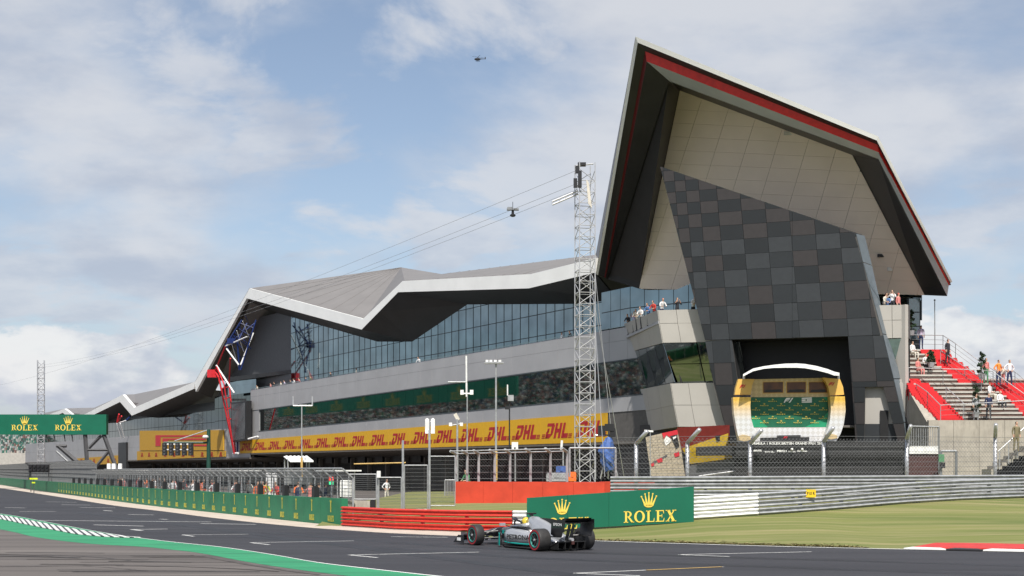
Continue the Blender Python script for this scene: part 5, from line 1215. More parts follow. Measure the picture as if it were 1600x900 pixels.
# ================================================================== PEOPLE
def person_mesh(name, pose):
    """one continuous skinned body; faces get slot 0 shirt, 1 trousers, 2 skin, 3 hair, 4 shoes"""
    J = {}; E = []
    def j(n, p, r, tag_): J[n] = (Vector(p), r, tag_)
    sit = pose == 'sit'; lean = pose == 'lean'
    hz = .50 if sit else .93; fwd = .16 if lean else 0.0
    j('pelvis', (0, 0, hz), (.155, .11), 1); j('waist', (0, -.02 - fwd * .3, hz + .16), (.135, .10), 0); j('chest', (0, -.02 - fwd, hz + .38), (.165, .115), 0); j('should', (0, -fwd * 1.3, hz + .50), (.12, .085), 0)
    j('neck', (0, -.01 - fwd * 1.5, hz + .585), (.052, .055), 2); j('jaw', (0, -.03 - fwd * 1.6, hz + .655), (.066, .078), 2); j('face', (0, -.025 - fwd * 1.6, hz + .73), (.078, .094), 2); j('crown', (0, .005 - fwd * 1.6, hz + .81), (.062, .075), 3)
    E += [('pelvis', 'waist'), ('waist', 'chest'), ('chest', 'should'), ('should', 'neck'), ('neck', 'jaw'), ('jaw', 'face'), ('face', 'crown')]
    for s, x in (('l', 1), ('r', -1)):
        sh = Vector((x * .185, -fwd * 1.25, hz + .47))
        if pose == 'stand': el_, wr = sh + Vector((x * .05, .03, -.28)), sh + Vector((x * .03, -.05, -.52))
        elif lean: el_, wr = sh + Vector((x * .08, -.10, -.26)), sh + Vector((-x * .06, -.32, -.30))
        elif pose == 'photo': el_, wr = sh + Vector((x * .10, -.16, -.20)), sh + Vector((-x * .09, -.26, .10))
        elif pose == 'hips': el_, wr = sh + Vector((x * .20, .06, -.25)), sh + Vector((x * .02, -.02, -.42))
        else: el_, wr = sh + Vector((x * .05, -.02, -.27)), sh + Vector((-x * .04, -.25, -.34))
        hd = wr + (wr - el_).normalized() * .085
        j('sh' + s, sh, (.062, .062), 0); j('el' + s, el_, (.046, .046), 0); j('wr' + s, wr, (.032, .032), 2); j('hd' + s, hd, (.036, .026), 2)
        E += [('should', 'sh' + s), ('sh' + s, 'el' + s), ('el' + s, 'wr' + s), ('wr' + s, 'hd' + s)]
        hip = Vector((x * .09, 0, hz - .05))
        if sit: kn, an = hip + Vector((x * .05, -.43, .03)), hip + Vector((x * .04, -.42, -.40))
        elif pose == 'hips': kn, an = hip + Vector((x * .05, -.02, -.42)), hip + Vector((x * .09, .02, -.83))
        else: kn, an = hip + Vector((x * .015, -.03 * x, -.42)), hip + Vector((x * .02, .03 - .05 * x, -.83))
        j('hip' + s, hip, (.092, .095), 1); j('kn' + s, kn, (.062, .066), 1); j('an' + s, an, (.042, .046), 1); j('to' + s, an + Vector((x * .02, -.17, -.035)), (.042, .034), 4)
        E += [('pelvis', 'hip' + s), ('hip' + s, 'kn' + s), ('kn' + s, 'an' + s), ('an' + s, 'to' + s)]
    names = list(J); me = bpy.data.meshes.new(name); me.from_pydata([J[n][0] for n in names], [(names.index(a), names.index(b)) for a, b in E], [])
    o = bpy.data.objects.new(name, me); C.objects.link(o)
    o.modifiers.new('skin', 'SKIN'); sk = me.skin_vertices[0].data
    for i, n in enumerate(names): sk[i].radius = J[n][1]; sk[i].use_root = (n == 'pelvis')
    ss = o.modifiers.new('sub', 'SUBSURF'); ss.levels = 1; ss.render_levels = 1
    bpy.context.view_layer.update()
    m2 = bpy.data.meshes.new_from_object(o.evaluated_get(bpy.context.evaluated_depsgraph_get())); bpy.data.objects.remove(o)
    segs = [(J[a][0], J[b][0], J[a][2], J[b][2]) for a, b in E]
    for k in range(5): m2.materials.append(M['skin'])
    for f in m2.polygons:
        c = f.center; best = (9, 0)
        for a, b, ta, tb in segs:
            d = b - a; t = max(0, min(1, (c - a).dot(d) / d.length_squared)); q_ = (c - a - d * t).length
            if q_ < best[0]: best = (q_, ta if t < .5 else tb)
        tg = best[1]
        if c.z > hz + .70 and c.y > -.055 - fwd * 1.6: tg = 3
        f.material_index = tg; f.use_smooth = True
    m2.name = name; return m2
PM = {p: person_mesh('person', p) for p in ('stand', 'lean', 'sit', 'photo', 'hips')}
def person(label, foot, pose, shirt, trousers, face=0.0, hair='hair_brown', shoes='cloth_dark', skin='skin', scale=1.0, group=None):
    o = bpy.data.objects.new('person', PM[pose]); C.objects.link(o); o.location = foot; o.rotation_euler = (0, 0, face); o.scale = (scale,) * 3
    for i, m in enumerate((shirt, trousers, skin, hair, shoes)):
        o.material_slots[i].link = 'OBJECT'; o.material_slots[i].material = M[m]
    return tag(o, label, 'person', group)
def on(u, v, y): return P(u, v, y)
# balcony of the end block, front and left sides: feet on the balcony floor
def bal(u, y): p = P(u, 600, y); return Vector((p.x, p.y, fl_z))
G1 = 'spectators on the end block balcony'
for (u, y, pose, sh, tr, lab, hair) in ((1083, 99.6, 'lean', 'shirt_white', 'cloth_dark', 'person in white shirt leaning on balcony right beside the checkered tower', 'hair_brown'),
        (1058, 100.4, 'photo', 'cloth_dark', 'cloth_dark', 'person in black jacket raising a camera on the balcony', 'hair_brown'), (1034, 100.9, 'lean', 'shirt_white', 'cloth_navy', 'person in white shirt bending over the balcony corner', 'cloth_red'),
        (1023, 102.3, 'lean', 'cloth_red', 'cloth_dark', 'person in red top leaning on the balcony corner', 'hair_brown'), (1014, 103.8, 'lean', 'cloth_blue', 'cloth_dark', 'person in blue shirt leaning on the balcony side rail', 'hair_brown'), (1003, 106, 'lean', 'shirt_white', 'cloth_dark', 'person in white top on the balcony side next to blue shirt', 'hair_brown'),
        (996, 107.6, 'lean', 'cloth_cream', 'cloth_dark', 'person in cream top on the balcony side rail', 'hair_brown'), (991, 109, 'photo', 'cloth_lilac', 'cloth_dark', 'person in lilac top on the balcony side taking a picture', 'hair_brown'), (983, 111, 'lean', 'cloth_dark', 'cloth_dark', 'person in dark clothes at the back end of the balcony side', 'hair_brown')):
    person(lab, bal(u, y), pose, sh, tr, .25 - (u < 1030) * .9, hair, group=G1)
for (u, sh, lab, hair) in ((1379, 'cloth_cream', 'person in cream top on balcony between tower and terrace', 'hair_brown'), (1386, 'cloth_blue', 'person in blue shirt on balcony between tower and terrace', 'hair_brown'), (1393, 'shirt_white', 'person in white shirt on balcony between tower and terrace', 'hair_brown'), (1401, 'cloth_pink', 'person in pink top on balcony between tower and terrace', 'cloth_red')):
    p = FR(u + random.uniform(-1, 1), 480) - nF * random.uniform(.45, .8); person(lab, (p.x, p.y, fl_z - .10 - random.uniform(.15, .5)), random.choice(['lean', 'photo', 'stand']), sh, 'cloth_dark', random.uniform(-.6, .8), hair, group=G1)
# hall terrace
for i, (u, o_, sh, pose) in enumerate(((878, -1.2, 'shirt_white', 'stand'), (894, -1.3, 'cloth_dark', 'lean'), (656, -1.2, 'shirt_white', 'lean'), (557, -1.2, 'cloth_cream', 'stand'), (519, -1.1, 'cloth_dark', 'lean'), (488, -1.1, 'cloth_khaki', 'lean'), (478, -1.3, 'cloth_navy', 'stand'), (470, -1.1, 'cloth_pink', 'lean'), (462, -1.2, 'shirt_white', 'lean'), (454, -1.4, 'cloth_dark', 'stand'), (447, -1.1, 'cloth_lilac', 'lean'), (439, -1.3, 'cloth_cream', 'stand'), (431, -1.1, 'cloth_dark', 'lean'), (423, -1.2, 'cloth_pink', 'stand'), (404, -1.2, 'cloth_cream', 'lean'))):
    s = s_of_u(u, o_); lab = ['person in white shirt standing at the hall terrace rail by the mast', 'person in dark top leaning at the hall terrace rail by the mast', 'lone person in white top at the hall terrace rail', 'person in cream top alone under the glazed hall roof valley', 'person in dark top crouched over terrace rail near the roof props'][i] if i < 5 else f"spectator in {sh.split('_')[-1]} top at terrace rail under the dark pavilion canopy"
    if i in (9, 12): lab = 'spectator in dark top among the crowd under the dark pavilion canopy'
    if i in (10,): lab = 'spectator in lilac top under the dark pavilion canopy'
    person(lab, BL(s, o_, zt(s)), pose, sh, 'cloth_dark', radians(-58) + random.uniform(-.4, .4), group='spectators on the hall terrace')
# terrace people, image foot or seat points
T = 'people on the stepped terrace'
def tp(zx, zy, y): return P(*ZO(zx, zy), y)
for (zx, zy, y, pose, sh, tr, lab, hair, f) in ((160, 186, 98, 'stand', 'cloth_lilac', 'cloth_navy', 'person in lilac shirt standing at the top of the red stairs', 'hair_brown', 2.6), (330, 280, 95, 'stand', 'cloth_dark', 'cloth_dark', 'person in black suit standing on the upper red stairs', 'cloth_dark', .6),
        (655, 417, 91.6, 'hips', 'cloth_orange', 'cloth_navy', 'person in orange shirt standing on the walkway', 'hair_brown', .5), (725, 417, 91.5, 'hips', 'shirt_white', 'cloth_navy', 'person in white shirt and navy trousers standing on the walkway', 'hair_brown', .2), (575, 405, 91.8, 'stand', 'cloth_pink', 'cloth_green', 'person in pink shirt standing beside a spiral bush', 'hair_brown', .3),
        (685, 412, 91.9, 'stand', 'cloth_cream', 'cloth_pink', 'child in cream top between orange and white shirts', 'hair_brown', .2), (512, 642, 87.85, 'stand', 'galvanised', 'galvanised', 'person in grey behind the railing beside spiral bush', 'hair_brown', .1), (592, 638, 87.85, 'stand', 'cloth_navy', 'cloth_dark', 'person in dark navy standing behind the wall top railing', 'hair_brown', .1)):
    person(lab, tp(zx, zy, y), pose, sh, tr, f, hair, group=T, scale=.72 if 'child' in lab else 1.0)
for (zx, zy, k, sh, tr, lab, hair, f) in ((105, 195, 1, 'shirt_white', 'cloth_cream', 'person in white shirt seated high on the terrace by the end block', 'hair_brown', .5), (140, 280, 5, 'cloth_pink', 'cloth_pink', 'person in pink seated on the upper terrace steps', 'hair_brown', .6), (190, 270, 4, 'shirt_white', 'cloth_dark', 'person in white top with red hat seated on the upper terrace', 'cloth_red', .3),
        (600, 428, 11, 'shirt_white', 'cloth_cream', 'person in white seated below the walkway', 'cloth_red', .8), (665, 500, 13, 'shirt_white', 'cloth_dark', 'person in white shirt and dark skirt seated on lower terrace', 'cloth_red', .3)):
    y = row_y(k) - .05; p = tp(zx, zy, y); z = P(0, rowv_(k), row_y(k)).z; person(lab, (p.x, p.y + .02, z - .42), 'sit', sh, tr, f, hair, group=T)
person('person in khaki shorts standing on concrete stairs by the retaining wall', P(1588, 706, 79.4), 'stand', 'cloth_khaki', 'cloth_khaki', .2, shoes='cloth_dark', scale=1.03)
# marshals and crew behind the debris fence
rnd = random.Random(5)
for i, (u, y, sh, tr, lab) in enumerate(((403, 78, 'orange_hivis', 'orange_hivis', 'marshal in orange overalls behind the debris fence'), (410, 79, 'orange_hivis', 'orange_hivis', 'second marshal in orange overalls close beside the first'), (309, 96, 'cloth_pink', 'orange_hivis', 'marshal in pink and orange behind the debris fence'), (318, 97, 'orange_hivis', 'cloth_red', 'marshal in orange jacket and red trousers behind the debris fence'), (330, 95, 'cloth_red', 'cloth_red', 'crew member in red overalls behind the debris fence'), (284, 104, 'cloth_red', 'cloth_cream', 'crew member in red shirt behind the debris fence'), (273, 106, 'cloth_pink', 'cloth_dark', 'crew member in pink shirt behind the debris fence'), (257, 110, 'cloth_cream', 'cloth_dark', 'crew member in cream shirt behind the debris fence'), (412, 80.5, 'hivis_yellow', 'cloth_dark', 'marshal in yellow vest behind the debris fence'), (377, 84, 'shirt_white', 'cloth_dark', 'crew member in white shirt behind the debris fence'), (604, 100, 'shirt_white', 'cloth_cream', 'mechanic in white overalls standing beyond the mesh gate'), (733, 78, 'cloth_green', 'cloth_blue', 'person in green top crouching behind the orange block wall'))):
    p = P(u, 700, y); person(lab, (p.x, p.y, .02 if u < 700 else .7), ['stand', 'hips', 'lean'][i % 3], sh, tr, rnd.uniform(-1, 1), group='crew behind the fences')

rnd = random.Random(21)
for i in range(26):
    j = rnd.randint(3, 34); q_ = (WP[j] + WP[j + 1]) / 2; d_ = (WP[j + 1] - WP[j]).normalized(); s_ = Vector((-d_.y, d_.x, 0))
    if s_.dot(-q_) < 0: s_ = -s_
    sh, nm = rnd.choice([('cloth_red', 'red'), ('shirt_white', 'white'), ('cloth_dark', 'black'), ('cloth_navy', 'navy'), ('orange_hivis', 'orange'), ('cloth_cream', 'cream'), ('cloth_pink', 'pink')]); tr, nt_ = rnd.choice([('cloth_dark', 'black'), ('cloth_navy', 'navy'), ('cloth_khaki', 'khaki'), ('cloth_cream', 'cream')])
    f_ = q_ - s_ * rnd.uniform(1.6, 5) ; person(f'pit crew member in {nm} top and {nt_} trousers behind the debris fence', (f_.x, f_.y, .04), rnd.choice(['stand', 'hips', 'lean', 'photo']), sh, tr, rnd.uniform(-3, 3), group='crew behind the fences')
for i in range(9):
    j = 4 + i * 4; q_ = WP[j]; d_ = (WP[j + 1] - WP[j]).normalized(); s_ = Vector((-d_.y, d_.x, 0))
    if s_.dot(-q_) < 0: s_ = -s_
    t = thing('timing_stand', 'grey framed timing stand with dark monitors behind the debris fence', 'stand', q_ - s_ * 3.2, 'timing stands behind the pit wall')
    a = q_ - s_ * 3.2
    for e in (0, 1):
        for g in (0, 1): MB().tube(a + d_ * 2.6 * e - s_ * .9 * g, a + d_ * 2.6 * e - s_ * .9 * g + Vector((0, 0, 2.35)), .035).build('post', 'galvanised', t)
    MB().obox(a - d_ * .2 + s_ * .2 + Vector((0, 0, 2.35)), d_ * 3.0, -s_ * 1.4, (0, 0, .07)).build('roof', 'galvanised' if i % 2 else 'white_plastic', t)
    MB().obox(a + s_ * .05 + Vector((0, 0, .75)), d_ * 2.6, -s_ * .5, (0, 0, .08)).build('desk', 'galvanised_dark', t)
    for k in range(3): MB().obox(a + d_ * (.2 + k * .82) - s_ * .3 + Vector((0, 0, 1.15)), d_ * .62, -s_ * .06, (0, 0, .4)).build('monitor', 'black_plastic', t)

# ================================================================== MASTS, CABLES, GANTRY, POLES
def truss_mast(t, base, top_z, w, r, step, m='aluminium', zs=None):
    c = [Vector((base.x + sx * w / 2, base.y + sy * w / 2, 0)) for sx, sy in ((-1, -1), (1, -1), (1, 1), (-1, 1))]
    rz = Matrix.Rotation(radians(14), 3, 'Z'); b0 = Vector((base.x, base.y, 0)); c = [b0 + rz @ (p - b0) for p in c]
    for p in c: MB().tube(p + Vector((0, 0, base.z)), p + Vector((0, 0, top_z)), r, n=6).build('chord', m, t)
    n = int((top_z - base.z) / step)
    for k in range(n):
        z = base.z + k * step; b = MB()
        for i in range(4):
            a, d = c[i], c[(i + 1) % 4]
            b.tube(a + Vector((0, 0, z)), d + Vector((0, 0, z)), r * .6, n=4)
            if k % 2: a, d = d, a
            b.tube(a + Vector((0, 0, z)), d + Vector((0, 0, z + step)), r * .6, n=4)
        b.build('bracing', m, t)
mast = thing('lattice_mast', 'tall silver square lattice mast rising behind the orange block wall', 'mast', P(914, 748, 75))
ztop = P(914, 256, 75).z
truss_mast(mast, Vector((P(914, 0, 75).x, 75, .5)), ztop, .90, .032, .62, 'mast_grey')
mp_ = P(914, 312, 75)
MB().path([P(863, 320, 75), P(903, 303, 75)], .05).path([P(863, 315, 75), P(903, 298, 75)], .05).path([P(863, 320, 75.5), P(903, 303, 75.5)], .05).tube(P(863, 320, 75), P(863, 315, 75), .04).tube(P(873, 316, 75), P(876, 309, 75), .04).tube(P(883, 311, 75), P(886, 305, 75), .04).tube(P(893, 307, 75), P(896, 301, 75), .04).build('jib_arm', 'aluminium', mast)
MB().box(P(906, 280, 74.4), (.2, .3, .9)).box(P(902, 265, 74.5), (.22, .2, .4)).box(P(909, 257, 75), (.45, .4, .16)).box(P(899, 286, 74.6), (.2, .2, .5)).build('winch', 'black_plastic', mast)
MB().prism([P(916, 280, 74.4), P(920, 285, 74.4), P(925, 325, 74.4), P(919, 318, 74.4)], (0, .05, 0)).build('webbing', 'cloth_cream', mast)
MB().path([P(927, 256, 75.2), P(899, 259, 74.8)], .04).build('head_bar', 'aluminium', mast)
for (u0, v0, u1, v1, y1) in ((929, 420, 962, 742, 77), (925, 430, 945, 745, 74), (930, 480, 975, 745, 78)): MB().tube(P(u0, v0, 75), P(u1, v1, y1), .018, n=4).build('guy_wire', 'aluminium', mast)
m2 = thing('lattice_mast', 'distant slim lattice mast behind the green gantry', 'mast', P(64, 705, 245))
truss_mast(m2, Vector((P(64, 0, 245).x, 245, .2)), P(64, 563, 245).z, 1.15, .07, 1.0)
# cables with the cable camera
def sag(a, b, s, n=24): return [lerp(a, b, k / n) - Vector((0, 0, s * 4 * (k / n) * (1 - k / n))) for k in range(n + 1)]
cabA, cabB = P(901, 287, 75), P(68, 570, 245)
tc_ = 0.0
for du, dv, dvb, lab in ((0, 0, 0, 'upper carrying cable of the cable camera'), (2, 9, 4, 'lower carrying cable of the cable camera')):
    o = MB().path(sag(cabA + Vector((du * .03, 0, -dv * .035)), cabB + Vector((0, 0, -dvb * .11)), 1.6), .011, 4).build('cable', 'cable_grey'); tag(o, lab, 'cable')
o = MB().path(sag(P(899, 267, 75), P(-60, 612, 300), 2.0), .011, 4).build('cable', 'cable_grey'); tag(o, 'single thin cable running from the mast head to the far left', 'cable')
pts = sag(cabA, cabB, 1.6, 400); pc = min(pts, key=lambda p: abs(u_of(p) - 801)); cc = thing('cable_camera', 'black gimbal camera with pale trolley hanging on the cables', 'camera', pc)
k_ = pc.y / F * .85
MB().box(pc + Vector((0, 0, .0)), (22 * k_, .3, 3.0 * k_)).box(pc + Vector((-5 * k_, 0, 2.5 * k_)), (10 * k_, .25, 2.5 * k_)).build('trolley', 'galvanised_dark', cc)
MB().tube(pc, pc - Vector((0, 0, 9 * k_)), 2.0 * k_, 2.6 * k_, n=8).build('gimbal', 'black_plastic', cc)
MB().ball(pc - Vector((0, 0, 11 * k_)), 5.5 * k_, sc=(1, .8, .55)).build('camera_head', 'black_plastic', cc); MB().tube(pc + Vector((0, 0, 2 * k_)), pc + Vector((0, 0, 14 * k_)), .5 * k_, n=4).build('aerial', 'black_plastic', cc)
# helicopter
hp = P(747, 92.5, 1150); hl = thing('helicopter', 'tiny dark helicopter flying high left of the roof peak', 'helicopter', hp)
sh_ = 10.5 / 18
R_ = [(-3.2, .15, .2), (-2.6, .75, .8), (-1.4, 1.0, 1.15), (0, 1.0, 1.2), (1.4, .7, .85), (2.4, .28, .35), (6.2, .14, .18)]
MB().loft([[hp + Vector((x, w * cos(2 * pi * i / 8), .25 * (x > 1.5) + h * sin(2 * pi * i / 8))) for i in range(8)] for x, w, h in R_]).build('fuselage', 'cloth_dark', hl)
MB().box(hp + Vector((6.1, 0, .9)), (.9, .12, 1.9)).build('tail_fin', 'cloth_dark', hl); MB().tube(hp + Vector((0, 0, 1.1)), hp + Vector((0, 0, 1.8)), .15).build('rotor_mast', 'cloth_dark', hl)
MB().box(hp + Vector((0, 0, 1.85)), (10.4, .28, .08), rz=.35).build('rotor_blade', 'cloth_dark', hl); MB().box(hp + Vector((0, 0, 1.95)), (10.4, .28, .08), rz=.35 + pi / 2).build('rotor_blade', 'cloth_dark', hl)
for s in (-1, 1): MB().path([hp + Vector((-2, s * 1.0, -1.7)), hp + Vector((1.6, s * 1.0, -1.7))], .1).path([hp + Vector((-.8, s * .8, -.8)), hp + Vector((-.8, s * 1, -1.7))], .08).path([hp + Vector((.8, s * .8, -.8)), hp + Vector((.8, s * 1, -1.7))], .08).build('skid', 'cloth_dark', hl)
# start gantry
gy = 172.0; ga = thing('start_gantry', 'wide green gantry with two yellow crowns and lettering on grey legs', 'gantry', P(150, 735, gy))
x0, x1 = P(-330, 0, gy).x, P(166, 0, gy).x; za, zb = P(0, 679, gy).z, P(0, 647.5, gy).z
MB().prism([(x0, gy, za), (x1, gy, za), (x1, gy, zb), (x0, gy, zb)], (0, .9, 0)).build('sign_box', 'rolex_green', ga)
pp, w = rolex_polys()
for u in (-98, -30, 38.5, 106.5):
    place_polys('lettering', pp, P(u, 672.5, gy), (1, 0, 0), (0, 0, 1), (0, -1, 0), (41 * gy / F) / w, 'gold_yellow', ga); place_polys('crown_emblem', crown_polys(), P(u, 663.5, gy), (1, 0, 0), (0, 0, 1), (0, -1, 0), 13 * gy / F, 'gold_yellow', ga)
def beam(a, c, r, name='leg', m='steel_grey', par=ga): MB().tube(P(*a, gy + .4), P(*c, gy + .4), r, n=4).build(name, m, par)
beam((133, 679), (137, 736), .28); beam((162, 679), (183, 736), .28); beam((158, 681), (139, 700), .2, 'brace'); beam((137, 703), (171, 703), .16, 'brace'); beam((171, 704), (146, 734), .2, 'brace')
beam((92, 697), (133, 733), .3, 'stair_stringer'); beam((88, 705), (120, 734), .12, 'stair_rail', 'galvanised'); beam((88, 697), (104, 697), .2, 'brace')
for k in range(8): MB().box(P(95 + k * 5, 700 + k * 4.4, gy + .9), (.5, 1.0, .06)).build('stair_tread', 'galvanised', ga)
for u in (72, 84, 100, 112): beam((u, 678), (u + 2, 690), .08, 'hanger')
# start lights
sl = thing('start_lights', 'five black light columns hung from a dark green pole arm', 'lights', P(326, 735, 120))
MB().tube(P(326, 740, 120), P(326, 671, 120), .2, .16, n=10).build('pole', 'green_pole', sl); MB().tube(P(326, 691.5, 120), P(256, 691.5, 120), .10).build('arm', 'green_pole', sl)
MB().tube(P(324, 672, 120), P(273, 689, 120), .05).build('stay', 'galvanised', sl)
for k in range(5):
    p = P(257.5 + k * 10.2, 702, 119.8); MB().box(p, (.40, .30, 1.12)).build('light_column', 'black_plastic', sl)
    for j in range(4): MB().tube(p + Vector((0, -.15, .42 - j * .28)), p + Vector((0, -.22, .42 - j * .28)), .10, n=8).build('lens', 'screen', sl)
    if k < 4: MB().box(p + Vector((.29, 0, .46)), (.2, .1, .12)).build('bracket', 'white_plastic', sl); MB().box(p + Vector((.29, 0, -.02)), (.2, .1, .1)).build('bracket', 'white_plastic', sl)
MB().ball(P(321, 682.5, 119.6), .28, sc=(1, 1, .6)).build('camera_dome', 'white_plastic', sl)
# various poles behind the fences
def pole(name, label, cat, u, v0, v1, y, r, m, extra=None):
    t = thing(name, label, cat, P(u, v0, y)); MB().tube(P(u, v0, y), P(u, v1, y), r, r * .8, n=8).build('pole', m, t)
    if extra: extra(t, y)
    return t
def goal(t, y):
    MB().path([P(458, 619, y), P(458, 634, y), P(488, 634, y), P(488, 619, y)], .045).build('fork', 'aluminium', t)
    MB().tube(P(471.5, 745, y), P(471.5, 715, y), .075).build('base', 'yellow_line', t)
pole('antenna_pole', 'white pole with U shaped fork top above the hut roof', 'pole', 471.5, 752, 632, 82, .045, 'galvanised', goal)
def lamp(t, y):
    MB().box(P(772, 567, y), (1.1, .4, .10)).build('head', 'galvanised', t)
    for du in (-11, -5, 2, 9): MB().box(P(772 + du, 564.5, y), (.16, .3, .14)).build('lamp', 'white_plastic', t)
    MB().tube(P(775, 750, y), P(775, 705, y), .10).build('sleeve', 'yellow_line', t)
pole('lamp_mast', 'tall thin lamp mast with flat floodlight bar beside orange wall fence', 'lamp', 775, 752, 566, 78, .065, 'galvanised', lamp)
def twin(t, y):
    for du in (-4.5, 4.5): MB().box(P(672 + du, 666, y), (.19, .2, .72)).build('antenna_box', 'white_plastic', t); MB().ball(P(672 + du, 655.5, y), .07).build('cap', 'white_plastic', t)
    MB().tube(P(666, 659, y), P(678, 659, y), .03).build('bar', 'galvanised', t)
pole('antenna_pole', 'grey pole carrying twin upright white boxes', 'pole', 671, 790, 658, 66, .05, 'galvanised', twin)
def blue(t, y):
    MB().tube(P(729, 620, y), P(728.6, 556, y), .055).build('white_tube', 'white_plastic', t); MB().tube(P(700, 597, y), P(730, 597, y), .05).build('arm', 'galvanised', t); MB().tube(P(722, 615, y), P(737, 615, y), .05).build('arm', 'white_plastic', t)
    for u in (722, 737): MB().box(P(u, 613, y), (.2, .2, .28)).build('box', 'white_plastic', t)
pole('antenna_pole', 'blue grey mast with long white tube aerial', 'pole', 730, 752, 598, 80, .045, 'galvanised', blue)
def cam1(t, y):
    MB().box(P(798, 622, y), (.34, .3, .34)).build('housing', 'galvanised', t); MB().tube(P(793, 618, y), P(793, 601, y), .04).build('aerial', 'white_plastic', t); MB().box(P(793, 637, y), (.3, .2, .2)).build('camera', 'black_plastic', t)
pole('camera_pole', 'black pole with grey camera housing and short aerial', 'pole', 796, 752, 622, 78, .045, 'black_plastic', cam1)
def flood(t, y):
    MB().prism([P(708.5, 648, y), P(713, 645, y), P(718.5, 655, y), P(714, 658, y)], (0, .35, 0)).build('floodlight', 'cloth_cream', t); MB().tube(P(704, 665, y), P(722, 662, y), .04).build('arm', 'galvanised', t)
    for u in (704, 721): MB().box(P(u, 663, y), (.18, .18, .2)).build('camera', 'white_plastic', t)
pole('camera_pole', 'pole with pale tilted floodlight and two small cameras', 'pole', 714.5, 752, 655, 78, .07, 'galvanised', flood)
def whitebox(t, y): MB().box(P(804.5, 697, y), (.36, .3, .45)).build('box', 'white_plastic', t); MB().box(P(804.5, 700, y - .16), (.09, .02, .09)).build('lens', 'black_plastic', t)
pole('camera_pole', 'short post with square white camera box', 'pole', 805, 752, 702, 76, .04, 'galvanised', whitebox)
def tip(t, y): MB().tube(P(877, 703, y), P(878, 688, y), .07).build('aerial', 'white_plastic', t)
pole('antenna_pole', 'short white aerial at the corner of block wall fence', 'pole', 880, 752, 702, 74, .05, 'galvanised', tip)
def cctv(t, y): MB().obox(P(1007, 674, y), (.52, 0, -.05), (0, .2, 0), (0, 0, .10)).build('camera', 'white_plastic', t)
pole('camera_pole', 'grey pole with long white camera beside the beige hoarding', 'pole', 1016, 745, 675, 80, .03, 'galvanised', cctv)
# small red green signal on the debris fence
sg = thing('signal_lamp', 'small red over green signal lamp on the debris fence', 'lights', P(517.5, 760, 61.3))
MB().box(P(517.5, 751, 61.3), (.24, .12, .56)).build('housing', 'black_plastic', sg); MB().tube(P(517.5, 790, 61.4), P(517.5, 742, 61.4), .03).build('post', 'galvanised', sg)
MB().box(P(517.5, 748, 61.22), (.19, .03, .16)).build('red_lamp', 'lamp_red', sg); MB().box(P(517.5, 754.5, 61.22), (.19, .03, .16)).build('green_lamp', 'lamp_green', sg)
# marshal hut with corrugated roof
ht = thing('marshal_hut', 'small open hut with pale corrugated roof behind the debris fence', 'hut', P(468, 760, 84))
for k in range(12): 
    a, c = lerp(443, 480, k / 12), lerp(443, 480, (k + 1) / 12)
    MB().prism([P(a, 714, 86), P(c - .15, 714, 86), P(c - .15 + 10, 722, 83), P(a + 10, 722, 83)], (0, 0, .05 + .04 * (k % 2))).build('roof_sheet', 'fascia_white', ht)
for u, y in ((445, 86), (450, 84), (483, 84), (479, 86)): MB().tube(P(u, 760, y), P(u, 717, y), .05).build('post', 'galvanised', ht)
MB().prism([P(446, 735, 84), P(488, 735, 84), P(488, 757, 84), P(446, 757, 84)], (0, .1, 0)).build('side_panel', 'galvanised_dark', ht)
# gate and mesh panels between the debris fence and the orange wall
gf = thing('mesh_gate', 'grey mesh gate panels on the grass behind the red barrier', 'gate', P(630, 795, 60))
for (u0, u1, v0, v1, y) in ((592, 627, 746, 796, 60.5), (632, 668, 727, 796, 60.8), (672, 711, 713, 790, 62), (545, 588, 741, 780, 61)):
    MB().path([P(u0, v1, y), P(u0, v0, y), P(u1, v0, y), P(u1, v1, y), P(u0, v1, y)], .025).build('frame', 'galvanised', gf)
    for k in range(1, 12): v = lerp(v0, v1, k / 12); MB().tube(P(u0, v, y), P(u1, v, y), .007, n=3).build('wire', 'wire', gf)
    b = MB()
    for k in range(1, 22): u = lerp(u0, u1, k / 22); b.tube(P(u, v0, y), P(u, v1, y), .004, n=3)
    stuff(b.build('wire_mesh', 'wire', gf))
for u, v0, v1 in ((590, 738, 797), (629.5, 688, 797), (671, 672, 797)): MB().tube(P(u, v1, 60.7), P(u, v0, 60.7), .055).build('gate_post', 'galvanised', gf)
MB().box(P(592, 741, 60.5), (.16, .2, .3)).build('camera_dome', 'white_plastic', gf); MB().tube(P(553, 725, 62), P(634, 723, 62), .035).build('boom', 'yellow_line', gf)
cb = thing('concrete_block', 'short pale concrete wall piece behind the red barrier end', 'wall', P(560, 795, 60))
MB().prism([P(541, 782, 59.7), P(578, 783, 59.9), P(578, 800, 59.9), P(541, 799, 59.7)], (0, .4, 0)).build('wall', 'concrete', cb); MB().prism([P(578.5, 781, 59.9), P(586, 781, 59.9), P(586, 798, 59.9), P(578.5, 798, 59.9)], (0, .4, 0)).build('dark_end', 'black_plastic', cb)
cbx = thing('pedestrian_barrier', 'low grey upright bar barrier beside the orange block wall', 'barrier', P(702, 775, 66.5))
MB().path([P(695, 775, 66.5), P(695, 750, 66.5), P(711, 750, 66.5), P(711, 775, 66.5)], .03).build('frame', 'galvanised', cbx)
for k in range(6): MB().tube(P(697 + k * 2.3, 775, 66.5), P(697 + k * 2.3, 750, 66.5), .018, n=4).build('bar', 'galvanised', cbx)
